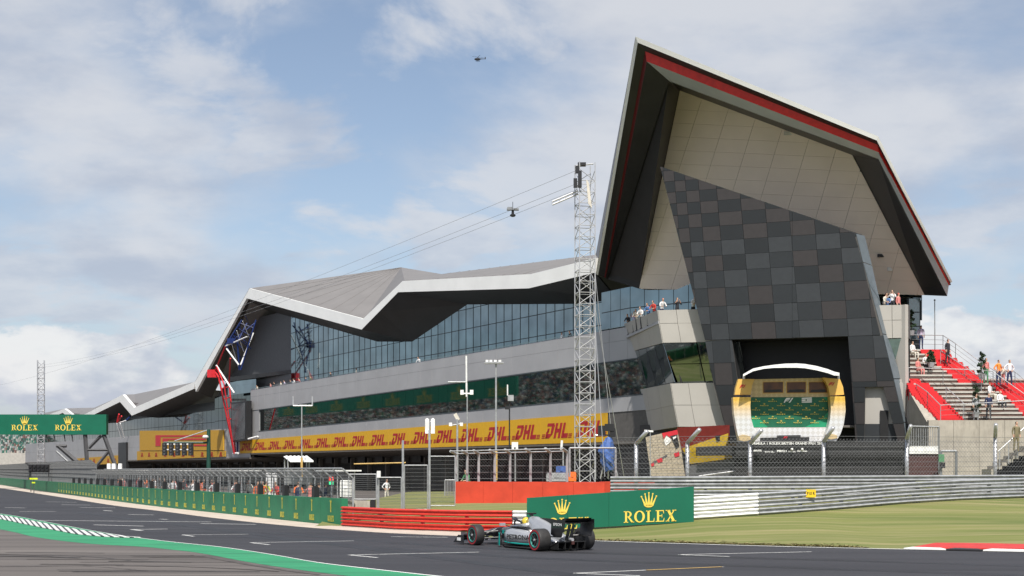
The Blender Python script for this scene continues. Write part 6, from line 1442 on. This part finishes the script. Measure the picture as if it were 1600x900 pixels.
# canopy fence on top of the orange wall
wf = thing('debris_fence', 'grey debris fence with bent over top on the orange block wall', 'fence', P(800, 752, 67))
def wfy(u): return interp([(712, 67.2), (885, 64.8), (965, 65)], u)
us5 = [712, 730, 748, 773, 797, 829, 860, 886]
for i, u in enumerate(us5):
    y = wfy(u); zt0 = interp([(712, 709), (886, 706)], u); tipv = interp([(712, 705), (886, 700)], u); du = -8
    MB().path([P(u, 753, y), P(u, zt0, y), P(u + du, tipv, y - .8)], .07).build('fence_post', 'galvanised', wf)
for v in (705, 709): MB().path([P(u - (8 if v == 705 else 0), interp([(712, v), (886, v - 4)], u), wfy(u) - (.8 if v == 705 else 0)) for u in us5], .035).build('rail', 'galvanised', wf)
for v in (718, 728, 738, 748): MB().path([P(u, v, wfy(u)) for u in us5], .012, 4).build('cable', 'wire', wf)
chain([Vector((P(u, 0, wfy(u)).x, wfy(u), 0)) for u in us5], 1.95, 3.25, .16, .0045, wf)
MB().path([P(890, 745, 65), P(890, 700, 65), P(962, 700, 65.5), P(962, 745, 65.5)], .05).build('side_frame', 'galvanised', wf)
chain([P(890, 735, 65) * Vector((1, 1, 0)), P(962, 735, 65.5) * Vector((1, 1, 0))], 1.95, 3.4, .2, .0045, wf)
# blue tarpaulin over camera gear by the mast
tpn = thing('covered_camera', 'camera rig under blue tarpaulin beside the lattice mast', 'camera', P(948, 748, 76))
def tarp():
    rnd = random.Random(2); rings = []
    for k in range(8):
        v = lerp(684, 736, k / 7); hw = [5, 9, 11, 12, 12, 11, 9, 7][k]; cx = [951, 950, 948, 948, 949, 950, 951, 951][k]; rg = []
        for i in range(10):
            a = 2 * pi * i / 10; p = P(cx, v, 76); q_ = hw * 76 / F * (1 + rnd.uniform(-.18, .18)); rg.append(p + Vector((cos(a) * q_, sin(a) * q_, rnd.uniform(-.06, .06))))
        rings.append(rg)
    return MB().loft(rings)
tarp().build('tarpaulin', 'tarpaulin', tpn)
MB().box(P(940, 672, 76), (.4, .4, .5)).box(P(952, 668, 76), (.5, .5, .4)).box(P(957, 676, 76), (.3, .4, .5)).build('camera_head', 'black_plastic', tpn)
for u in (938, 950, 966): MB().tube(P(952, 690, 76), P(u, 748, 76.2), .04).build('tripod_leg', 'aluminium', tpn)
MB().path([P(930, 690, 76.3), P(930, 748, 76.3)], .06).path([P(930, 680, 76.3), P(956, 680, 76.3)], .05).build('frame', 'aluminium', tpn)
# equipment clutter behind the fences (each its own thing)
def crate(label, u, v, y, sz, m, name='equipment_case', cat='case'):
    p = P(u, v, y); b = MB().box(p + Vector((0, 0, sz[2] / 2)), sz).box(p + Vector((0, 0, sz[2] + .02)), (sz[0] * .9, sz[1] * .9, .04)).box(p + Vector((0, -sz[1] / 2 - .01, sz[2] * .55)), (sz[0] * .25, .03, .05)); o = b.build(name, m); return tag(o, label, cat)
crate('white folded parasol cover box behind the debris fence', 420, 773, 82, (.3, .3, 1.3), 'shirt_white'); crate('second white cover box beside the orange marshals', 429, 774, 81, (.3, .3, 1.3), 'shirt_white')
crate('white electrical cabinet at the end of the debris fence', 541, 776, 64, (.55, .4, .75), 'white_plastic', 'cabinet', 'cabinet'); crate('blue case on the frame behind orange wall fence', 877, 744, 70, (.55, .4, .5), 'tarpaulin'); crate('grey table top case behind the orange wall fence', 870, 752, 70, (1.1, .5, .4), 'galvanised')
crate('orange cone shaped bin behind the block wall fence', 894, 752, 70, (.4, .4, .45), 'orange_hivis', 'bin', 'bin')
for u, lab in ((170.5, 'round white satellite dish housing on the gantry platform'), (178, 'white boxed antenna on the gantry platform'), (188, 'second white boxed antenna near the gantry leg')): crate(lab, u, 733, 130, (.34, .3, .5), 'white_plastic', 'antenna_box', 'antenna')

# ================================================================== RACING CAR
def racing_car():
    hd = Vector((-.530, .848, 0)).normalized(); rt = Vector((hd.y, -hd.x, 0))
    RL = G(843.5, 861.0); org = RL + rt * .80
    t = thing('racing_car', 'silver and black open wheel racing car with red walled tyres driving away', 'car', (0, 0, 0))
    def sect(x, cy, w, z0, z1, n=12, sq=2.6, top=1.0):
        out = []
        for i in range(n):
            a = 2 * pi * i / n; ca, sa = cos(a), sin(a)
            yy = cy + w * (abs(ca) ** (2 / sq)) * (1 if ca >= 0 else -1) * (1 - (1 - top) * max(0, sa)); zz = (z0 + z1) / 2 + (z1 - z0) / 2 * (abs(sa) ** (2 / sq)) * (1 if sa >= 0 else -1); out.append(Vector((x, yy, zz)))
        return out
    def loft(name, secs, m, smooth=True): return MB().loft([sect(*s) if not isinstance(s[-1], dict) else sect(*s[:-1], **s[-1]) for s in secs]).build(name, m, t, smooth)
    # monocoque and nose
    loft('nose', [(4.78, 0, .06, .30, .36), (4.62, 0, .11, .27, .40), (4.2, 0, .14, .26, .47), (3.7, 0, .19, .24, .555), (3.1, 0, .25, .18, .61)], 'car_black')
    loft('monocoque', [(3.12, 0, .25, .175, .612), (2.6, 0, .33, .10, .645), (2.2, 0, .36, .08, .65), (1.75, 0, .38, .07, .66), (1.4, 0, .36, .07, .64)], 'car_black')
    loft('cockpit_rim', [(2.66, 0, .20, .60, .668), (2.3, 0, .30, .60, .70), (1.9, 0, .32, .60, .74), (1.6, 0, .25, .60, .80)], 'car_silver')
    loft('engine_cover', [(1.82, 0, .10, .60, .93, {'top': .75}), (1.62, 0, .17, .45, .985, {'top': .7}), (1.30, 0, .25, .30, .965, {'top': .55}), (.85, 0, .27, .22, .86, {'top': .45}), (.40, 0, .24, .20, .72, {'top': .45}), (0.0, 0, .17, .20, .52, {'top': .6}), (-.25, 0, .10, .22, .38)], 'car_silver')
    MB().prism([(1.25, -.012, .94), (.55, -.012, .93), (-.05, -.012, .86), (-.12, -.012, .55), (.1, -.012, .50), (.8, -.012, .82)], (0, .024, 0)).build('shark_fin', 'car_black', t)
    MB().ball((1.80, 0, .86), .085, sc=(.5, 1, .9)).build('air_intake', 'carbon', t)
    MB().box((1.70, 0, 1.015), (.16, .05, .07)).box((1.70, 0, 1.055), (.10, .30, .045)).build('camera_pod', 'car_black', t)
    for s in (1, -1):
        sp = loft('sidepod', [(2.12, s * .58, .17, .16, .56), (1.95, s * .56, .22, .12, .60), (1.5, s * .52, .25, .10, .585), (1.0, s * .44, .26, .09, .52), (.5, s * .32, .24, .09, .42), (.1, s * .20, .17, .10, .33), (-.1, s * .14, .10, .12, .28)], 'car_silver')
        MB().loft([[Vector((x, s * (yy + .004), z)), Vector((x, s * (yy + .012), z + .022)), Vector((x, s * (yy + .004), z + .044))] for x, yy, z in ((2.1, .735, .17), (1.8, .782, .15), (1.5, .773, .145), (1.0, .703, .135), (.55, .572, .135), (.2, .41, .14))]).build('teal_stripe', 'car_teal', sp)
        MB().prism([(2.15, s * .60, .18), (2.15, s * .74, .20), (2.15, s * .72, .52), (2.15, s * .58, .54)], (-.05, 0, 0)).build('intake_mouth', 'carbon', sp)
        MB().prism([(2.85, s * .48, .06), (2.30, s * .70, .06), (2.30, s * .70, .38), (2.70, s * .50, .45)], (0, s * .02, 0)).build('bargeboard', 'car_black', t)
        MB().prism([(2.60, s * .66, .06), (2.28, s * .80, .06), (2.28, s * .80, .42), (2.42, s * .74, .46)], (0, s * .02, 0)).build('bargeboard', 'car_teal', t)
        MB().tube((2.45, s * .33, .62), (2.40, s * .56, .70), .012).build('mirror_stalk', 'car_black', t); MB().box((2.39, s * .64, .71), (.05, .20, .09)).build('mirror', 'car_silver', t)
        # suspension
        for (x0, z0, x1, z1) in ((3.75, .45, 3.70, .40), (3.35, .46, 3.68, .42), (3.8, .30, 3.70, .24), (3.3, .26, 3.68, .22), (3.5, .52, 3.70, .26)): MB().tube((x0, s * .18, z0), (x1, s * .74, z1), .017, n=6).build('suspension_arm', 'carbon', t)
        for (x0, z0, x1, z1) in ((.35, .42, .02, .44), (-.15, .40, -.02, .44), (.45, .24, .05, .24), (-.12, .24, -.02, .24)): MB().tube((x0, s * .14, z0), (x1, s * .66, z1), .018, n=6).build('suspension_arm', 'carbon', t)
    # floor and diffuser
    MB().prism([(3.0, -.25, .045), (2.3, -.62, .045), (2.0, -.79, .045), (.42, -.79, .045), (.36, -.50, .045), (-.35, -.50, .045), (-.35, .50, .045), (.36, .50, .045), (.42, .79, .045), (2.0, .79, .045), (2.3, .62, .045), (3.0, .25, .045)], (0, 0, .03)).build('floor', 'carbon', t)
    MB().prism([(.0, -.5, .08), (-.52, -.5, .27), (-.52, .5, .27), (.0, .5, .08)], (0, 0, .025)).build('diffuser', 'carbon', t)
    for y in (-.48, -.22, 0, .22, .48): MB().prism([(.0, y, .05), (-.52, y, .06), (-.52, y, .27), (0, y, .09)], (0, .012, 0)).build('diffuser_fin', 'carbon', t)
    MB().tube((-.28, 0, .34), (-.56, 0, .34), .06, .05, n=10).build('exhaust', 'aluminium', t); MB().box((-.57, 0, .25), (.04, .09, .10)).build('rain_light', 'dark_red_panel', t)
    # rear wing
    def aero(x, chord, z, y0, y1, th, tilt, name, m):
        pr = [(0, 0), (.25, th), (.6, th * .9), (1, .2 * th), (1, 0), (.5, -.3 * th)]
        ca, sa = cos(tilt), sin(tilt)
        def q_(p, y): a, b = -p[0] * chord, p[1]; return Vector((x + a * ca - b * sa * 0, y, z - a * sa + b))
        return MB().loft([[q_(p, y0) for p in pr], [q_(p, y1) for p in pr]]).build(name, m, t)
    aero(-.40, .30, .80, -.51, .51, .045, .18, 'rear_wing_plane', 'car_black'); aero(-.62, .24, .86, -.51, .51, .03, .55, 'rear_wing_flap', 'car_black')
    for s in (1, -1):
        ep = MB().prism([(-.18, s * .52, .50), (-.22, s * .52, .93), (-.92, s * .52, .96), (-.92, s * .52, .72), (-.80, s * .52, .58), (-.76, s * .52, .44), (-.40, s * .52, .42)], (0, s * .014, 0)).build('rear_wing_endplate', 'car_black', t)
        if s == 1: text_obj('lettering', 'EPSON', Vector((-.55, .536, .76)), (-1, 0, 0), (0, 0, 1), (0, 1, 0), .085, 'white_plastic', ep, width=.44, lift=.004).data; 
    text_fix = [o for o in t.children if o.name.startswith('rear_wing_endplate')]
    for y in (-.07, .07): MB().prism([(-.25, y, .30), (-.42, y, .30), (-.60, y, .80), (-.46, y, .80)], (0, .014, 0)).build('wing_pillar', 'car_black', t)
    MB().prism([(-.55, -.2, .915), (-.62, -.2, .915), (-.62, .2, .94), (-.55, .2, .94)], (0, 0, .004)).build('flap_mark', 'car_teal', t)
    # front wing
    aero(4.86, .30, .085, -.98, .98, .03, .05, 'front_wing_plane', 'car_black')
    for k in range(3):
        for s in (1, -1): aero(4.62 - k * .12, .18, .12 + k * .055, s * .26, s * .97, .02, .35 + .1 * k, 'front_wing_flap', 'car_black' if k != 1 else 'car_silver')
    for s in (1, -1):
        ep = MB().prism([(4.88, s * .985, .05), (4.20, s * .985, .05), (4.18, s * .985, .30), (4.55, s * .985, .31)], (0, s * .014, 0)).build('front_wing_endplate', 'car_black', t)
        MB().prism([(4.62, s * 1.003, .12), (4.38, s * 1.003, .12), (4.38, s * 1.003, .22), (4.62, s * 1.003, .22)], (0, s * .003, 0)).build('endplate_mark', 'white_plastic', ep)
        MB().prism([(4.66, s * .08, .10), (4.50, s * .08, .10), (4.40, s * .08, .30), (4.60, s * .08, .30)], (0, s * .014, 0)).build('nose_pylon', 'car_black', t)
    # halo and driver
    MB().path([(2.72, 0, .64), (2.66, 0, .80), (2.58, 0, .885)], .03, 8).build('halo_pillar', 'car_black', t)
    arc_ = [(1.72, .34, .78), (1.95, .37, .86), (2.25, .33, .885), (2.48, .20, .89), (2.58, 0, .89), (2.48, -.20, .89), (2.25, -.33, .885), (1.95, -.37, .86), (1.72, -.34, .78)]
    MB().path([Vector(p) for p in arc_], .032, 8).build('halo', 'car_black', t)
    hm = MB().ball((2.02, 0, .80), .135, seg=14, rg=9, sc=(1.1, .92, 1)).build('helmet', 'helmet_yellow', t, True)
    MB().loft([[Vector((2.02 + .152 * cos(a) * k, .128 * sin(a) * k, z)) for a in [-1.1 + 2.2 * i / 8 for i in range(9)]] for z, k in ((.775, 1.0), (.835, 1.0))], closed=False).build('visor', 'rim_dark', hm)
    MB().ball((1.98, 0, .60), .19, seg=10, rg=6, sc=(1.1, 1.2, .7)).build('driver_shoulders', 'shirt_white', t, True)
    # wheels
    def wheel(x, y, w, s):
        e = bpy.data.objects.new('wheel', None); C.objects.link(e); e.parent = t
        R = .335; n = 40
        prof = [(.215, -.5), (.30, -.5), (.322, -.46), (R, -.38), (R, .38), (.322, .46), (.30, .5), (.215, .5)]
        def lathe(pr): return [[Vector((x + r * cos(2 * pi * i / n), y + s * q_ * w, R + r * sin(2 * pi * i / n))) for i in range(n)] for r, q_ in pr]
        MB().loft(lathe(prof), caps=False).build('tyre', 'tyre', e, True)
        MB().loft(lathe([(.262, .503), (.282, .506), (.302, .503)]), caps=False).build('red_band', 'tyre_red', e)
        MB().loft(lathe([(.212, .40), (.222, .505), (.200, .50), (.190, .40)]), caps=False).build('rim_ring', 'rim_teal', e)
        b = MB(); b.loft(lathe([(.20, .42), (.12, .36), (.05, .34)]), caps=True); b.build('rim', 'rim_dark', e)
        for k in range(8):
            a = 2 * pi * k / 8; MB().tube((x + .05 * cos(a), y + s * w * .44, R + .05 * sin(a)), (x + .19 * cos(a), y + s * w * .46, R + .19 * sin(a)), .014, n=4).build('spoke', 'rim_dark', e)
        MB().tube((x, y + s * w * .36, R), (x, y + s * w * .52, R), .035, n=10).build('wheel_nut', 'aluminium', e)
        b = MB(); b.loft(lathe([(.21, -.45), (.10, -.42)]), caps=True); b.build('brake_duct', 'carbon', e)
    for s in (1, -1): wheel(0, s * .80, .405, s); wheel(3.70, s * .83, .305, s)
    # sidepod lettering, following the left flank
    text_obj('lettering', 'PETRONAS', Vector((1.22, .745, .285)), (-1, -.16, 0), (0, 0, 1), (-.16, 1, 0), .15, 'print_black', t, width=1.15, bold=.035, lift=.02)
    MB().prism([(2.95, .292, .40), (2.72, .325, .40), (2.72, .325, .50), (2.95, .292, .52)], (0, .01, 0)).build('star_emblem', 'car_teal', t)
    t.location = org; t.rotation_euler = (0, 0, math.atan2(hd.y, hd.x))
    return t
# text on the left side reads from the rear of the car forward? the left flank is seen with the nose to the left, so lettering runs from -x to +x mirrored: handled by ex
racing_car()

# ================================================================== GRANDSTANDS
def grandstand(name, label, s0, s1, o0, z0, z1, depth, roof_z, crowd_m, banner=None, rows=16, per=1.0):
    t = thing(name, label, 'grandstand', BL((s0 + s1) / 2, o0, 0))
    for k in range(rows):
        z = lerp(z0, z1, k / rows); o = o0 + depth * k / rows
        MB().prism([BL(s0, o, 0 if k == 0 else z - .5), BL(s1, o, 0 if k == 0 else z - .5), BL(s1, o, z), BL(s0, o, z)], NB * (depth / rows)).build('seating_row', 'tread_grey', t)
    rnd = random.Random(int(s0)); b = MB()
    for k in range(rows):
        z = lerp(z0, z1, k / rows); o = o0 + depth * k / rows + .4; n = int((s1 - s0) / .62 * per)
        for i in range(n):
            if rnd.random() < .10: continue
            p = BL(s0 + (i + rnd.random() * .5) * (s1 - s0) / n, o, z); h = rnd.uniform(.8, 1.0); w = .21
            b.loft([[p + DB * a * w + NB * c * .14 for a, c in ((-1, -1), (1, -1), (1, 1), (-1, 1))], [p + Vector((0, 0, h * .75)) + DB * a * w * 1.05 + NB * c * .13 for a, c in ((-1, -1), (1, -1), (1, 1), (-1, 1))]])
            b.loft([[p + Vector((0, 0, h * .8 + dz)) + DB * a * .11 * q_ + NB * c * .11 * q_ for a, c in ((-1, -1), (1, -1), (1, 1), (-1, 1))] for dz, q_ in ((0, .7), (.13, 1.05), (.26, .6))])
    stuff(b.build('crowd', crowd_m, t))
    if roof_z:
        MB().prism([BL(s0, o0 - 1, roof_z), BL(s1, o0 - 1, roof_z), BL(s1, o0 + depth + 1, roof_z - 1.5), BL(s0, o0 + depth + 1, roof_z - 1.5)], (0, 0, .4)).build('roof', 'steel_grey', t)
        MB().prism([BL(s0, o0 + depth, 0), BL(s1, o0 + depth, 0), BL(s1, o0 + depth, roof_z - 1.6), BL(s0, o0 + depth, roof_z - 1.6)], NB * .3).build('back_wall', 'steel_grey', t)
        n = int((s1 - s0) / 12)
        for k in range(n + 1): p = BL(lerp(s0 + .2, s1 - .2, k / n), o0 + depth - .4, 0); MB().tube(p, p + Vector((0, 0, roof_z - 1.5)), .2).build('column', 'steel_grey', t)
    if banner:
        b0, b1, zb0_, zb1_ = banner; n = int((b1 - b0) / 14); pp, w = rolex_polys()
        for k in range(n):
            a, c = lerp(b0, b1, k / n), lerp(b0, b1, (k + 1) / n)
            pn = MB().prism([BL(a + .02, o0 - 1.2, zb0_), BL(c - .02, o0 - 1.2, zb0_), BL(c - .02, o0 - 1.2, zb1_), BL(a + .02, o0 - 1.2, zb1_)], NB * .1).build('fascia_banner', 'banner_green_backlit', t)
            place_polys('lettering', pp, BL((a + c) / 2, o0 - 1.21, zb0_ + .35), DB, (0, 0, 1), -NB, 6.5 / w, 'gold_yellow', pn); place_polys('crown_emblem', crown_polys(), BL((a + c) / 2, o0 - 1.21, zb0_ + 1.75), DB, (0, 0, 1), -NB, 1.3, 'gold_yellow', pn)
    return t
grandstand('grandstand', 'tall packed grandstand with green sponsor fascia facing the pit building', 40, 300, 62, 7.0, 22.5, 18, 0, 'crowd', (112, 226, 15.8, 19.4), 26)
# distant stand under the gantry
fs_ = thing('grandstand', 'distant open grandstand full of green and white spectators under the gantry', 'grandstand', P(60, 705, 330))
for k in range(10):
    y = 322 + k * 1.6; z = lerp(P(0, 708, 322).z, P(0, 682, 340).z, k / 9); xa, xb = P(-60, 0, y).x, P(100, 0, y).x
    MB().prism([(xa, y, z - 1.2 if k else 0), (xb, y, z - 1.2 if k else 0), (xb, y, z), (xa, y, z)], (0, 1.6, 0)).build('seating_row', 'tread_grey', fs_)
b = MB(); rnd = random.Random(9)
for k in range(10):
    y = 322 + k * 1.6; z = lerp(P(0, 708, 322).z, P(0, 682, 340).z, k / 9); xa, xb = P(-60, 0, y).x, P(100, 0, y).x; x = xa
    while x < xb:
        x += rnd.uniform(.3, .75); b.box((x, y + .6 + rnd.uniform(-.4, .4), z + .35 + rnd.uniform(0, .2)), (.42, .3, .7))
stuff(b.build('crowd', 'crowd_green', fs_))
# far wood behind it and along the horizon
def far_wood(name, label, u0, u1, y, vtop, n, seed):
    rnd = random.Random(seed); b = MB(); xa, xb = P(u0, 0, y).x, P(u1, 0, y).x
    for i in range(n):
        x = rnd.uniform(xa, xb); hmax = (HV - vtop) / F * y * (.72 + .28 * (sin(x * .11) * .5 + sin(x * .043 + 2) * .5)); z = rnd.random() ** .8 * hmax + CH * .2
        c = Vector((x, y + rnd.uniform(-10, 10), z)); s = rnd.uniform(.5, 1.2)
        d1 = Vector((rnd.gauss(0, 1), rnd.gauss(0, 1), rnd.gauss(0, 1))).normalized() * s; d2 = Vector((rnd.gauss(0, 1), rnd.gauss(0, 1), rnd.gauss(0, 1))).normalized() * s
        b.poly([c - d1, c + d2, c + d1, c - d2])
    o = b.build(name, 'leaf_dark'); o['label'] = label; o['category'] = 'trees'; return stuff(o)
far_wood('far_wood', 'dark belt of far trees behind the distant grandstand', -120, 230, 420, 672, 9000, 4)
far_wood('far_wood', 'low belt of far trees beyond the stepped terrace', 1400, 1800, 500, 712, 5000, 6)
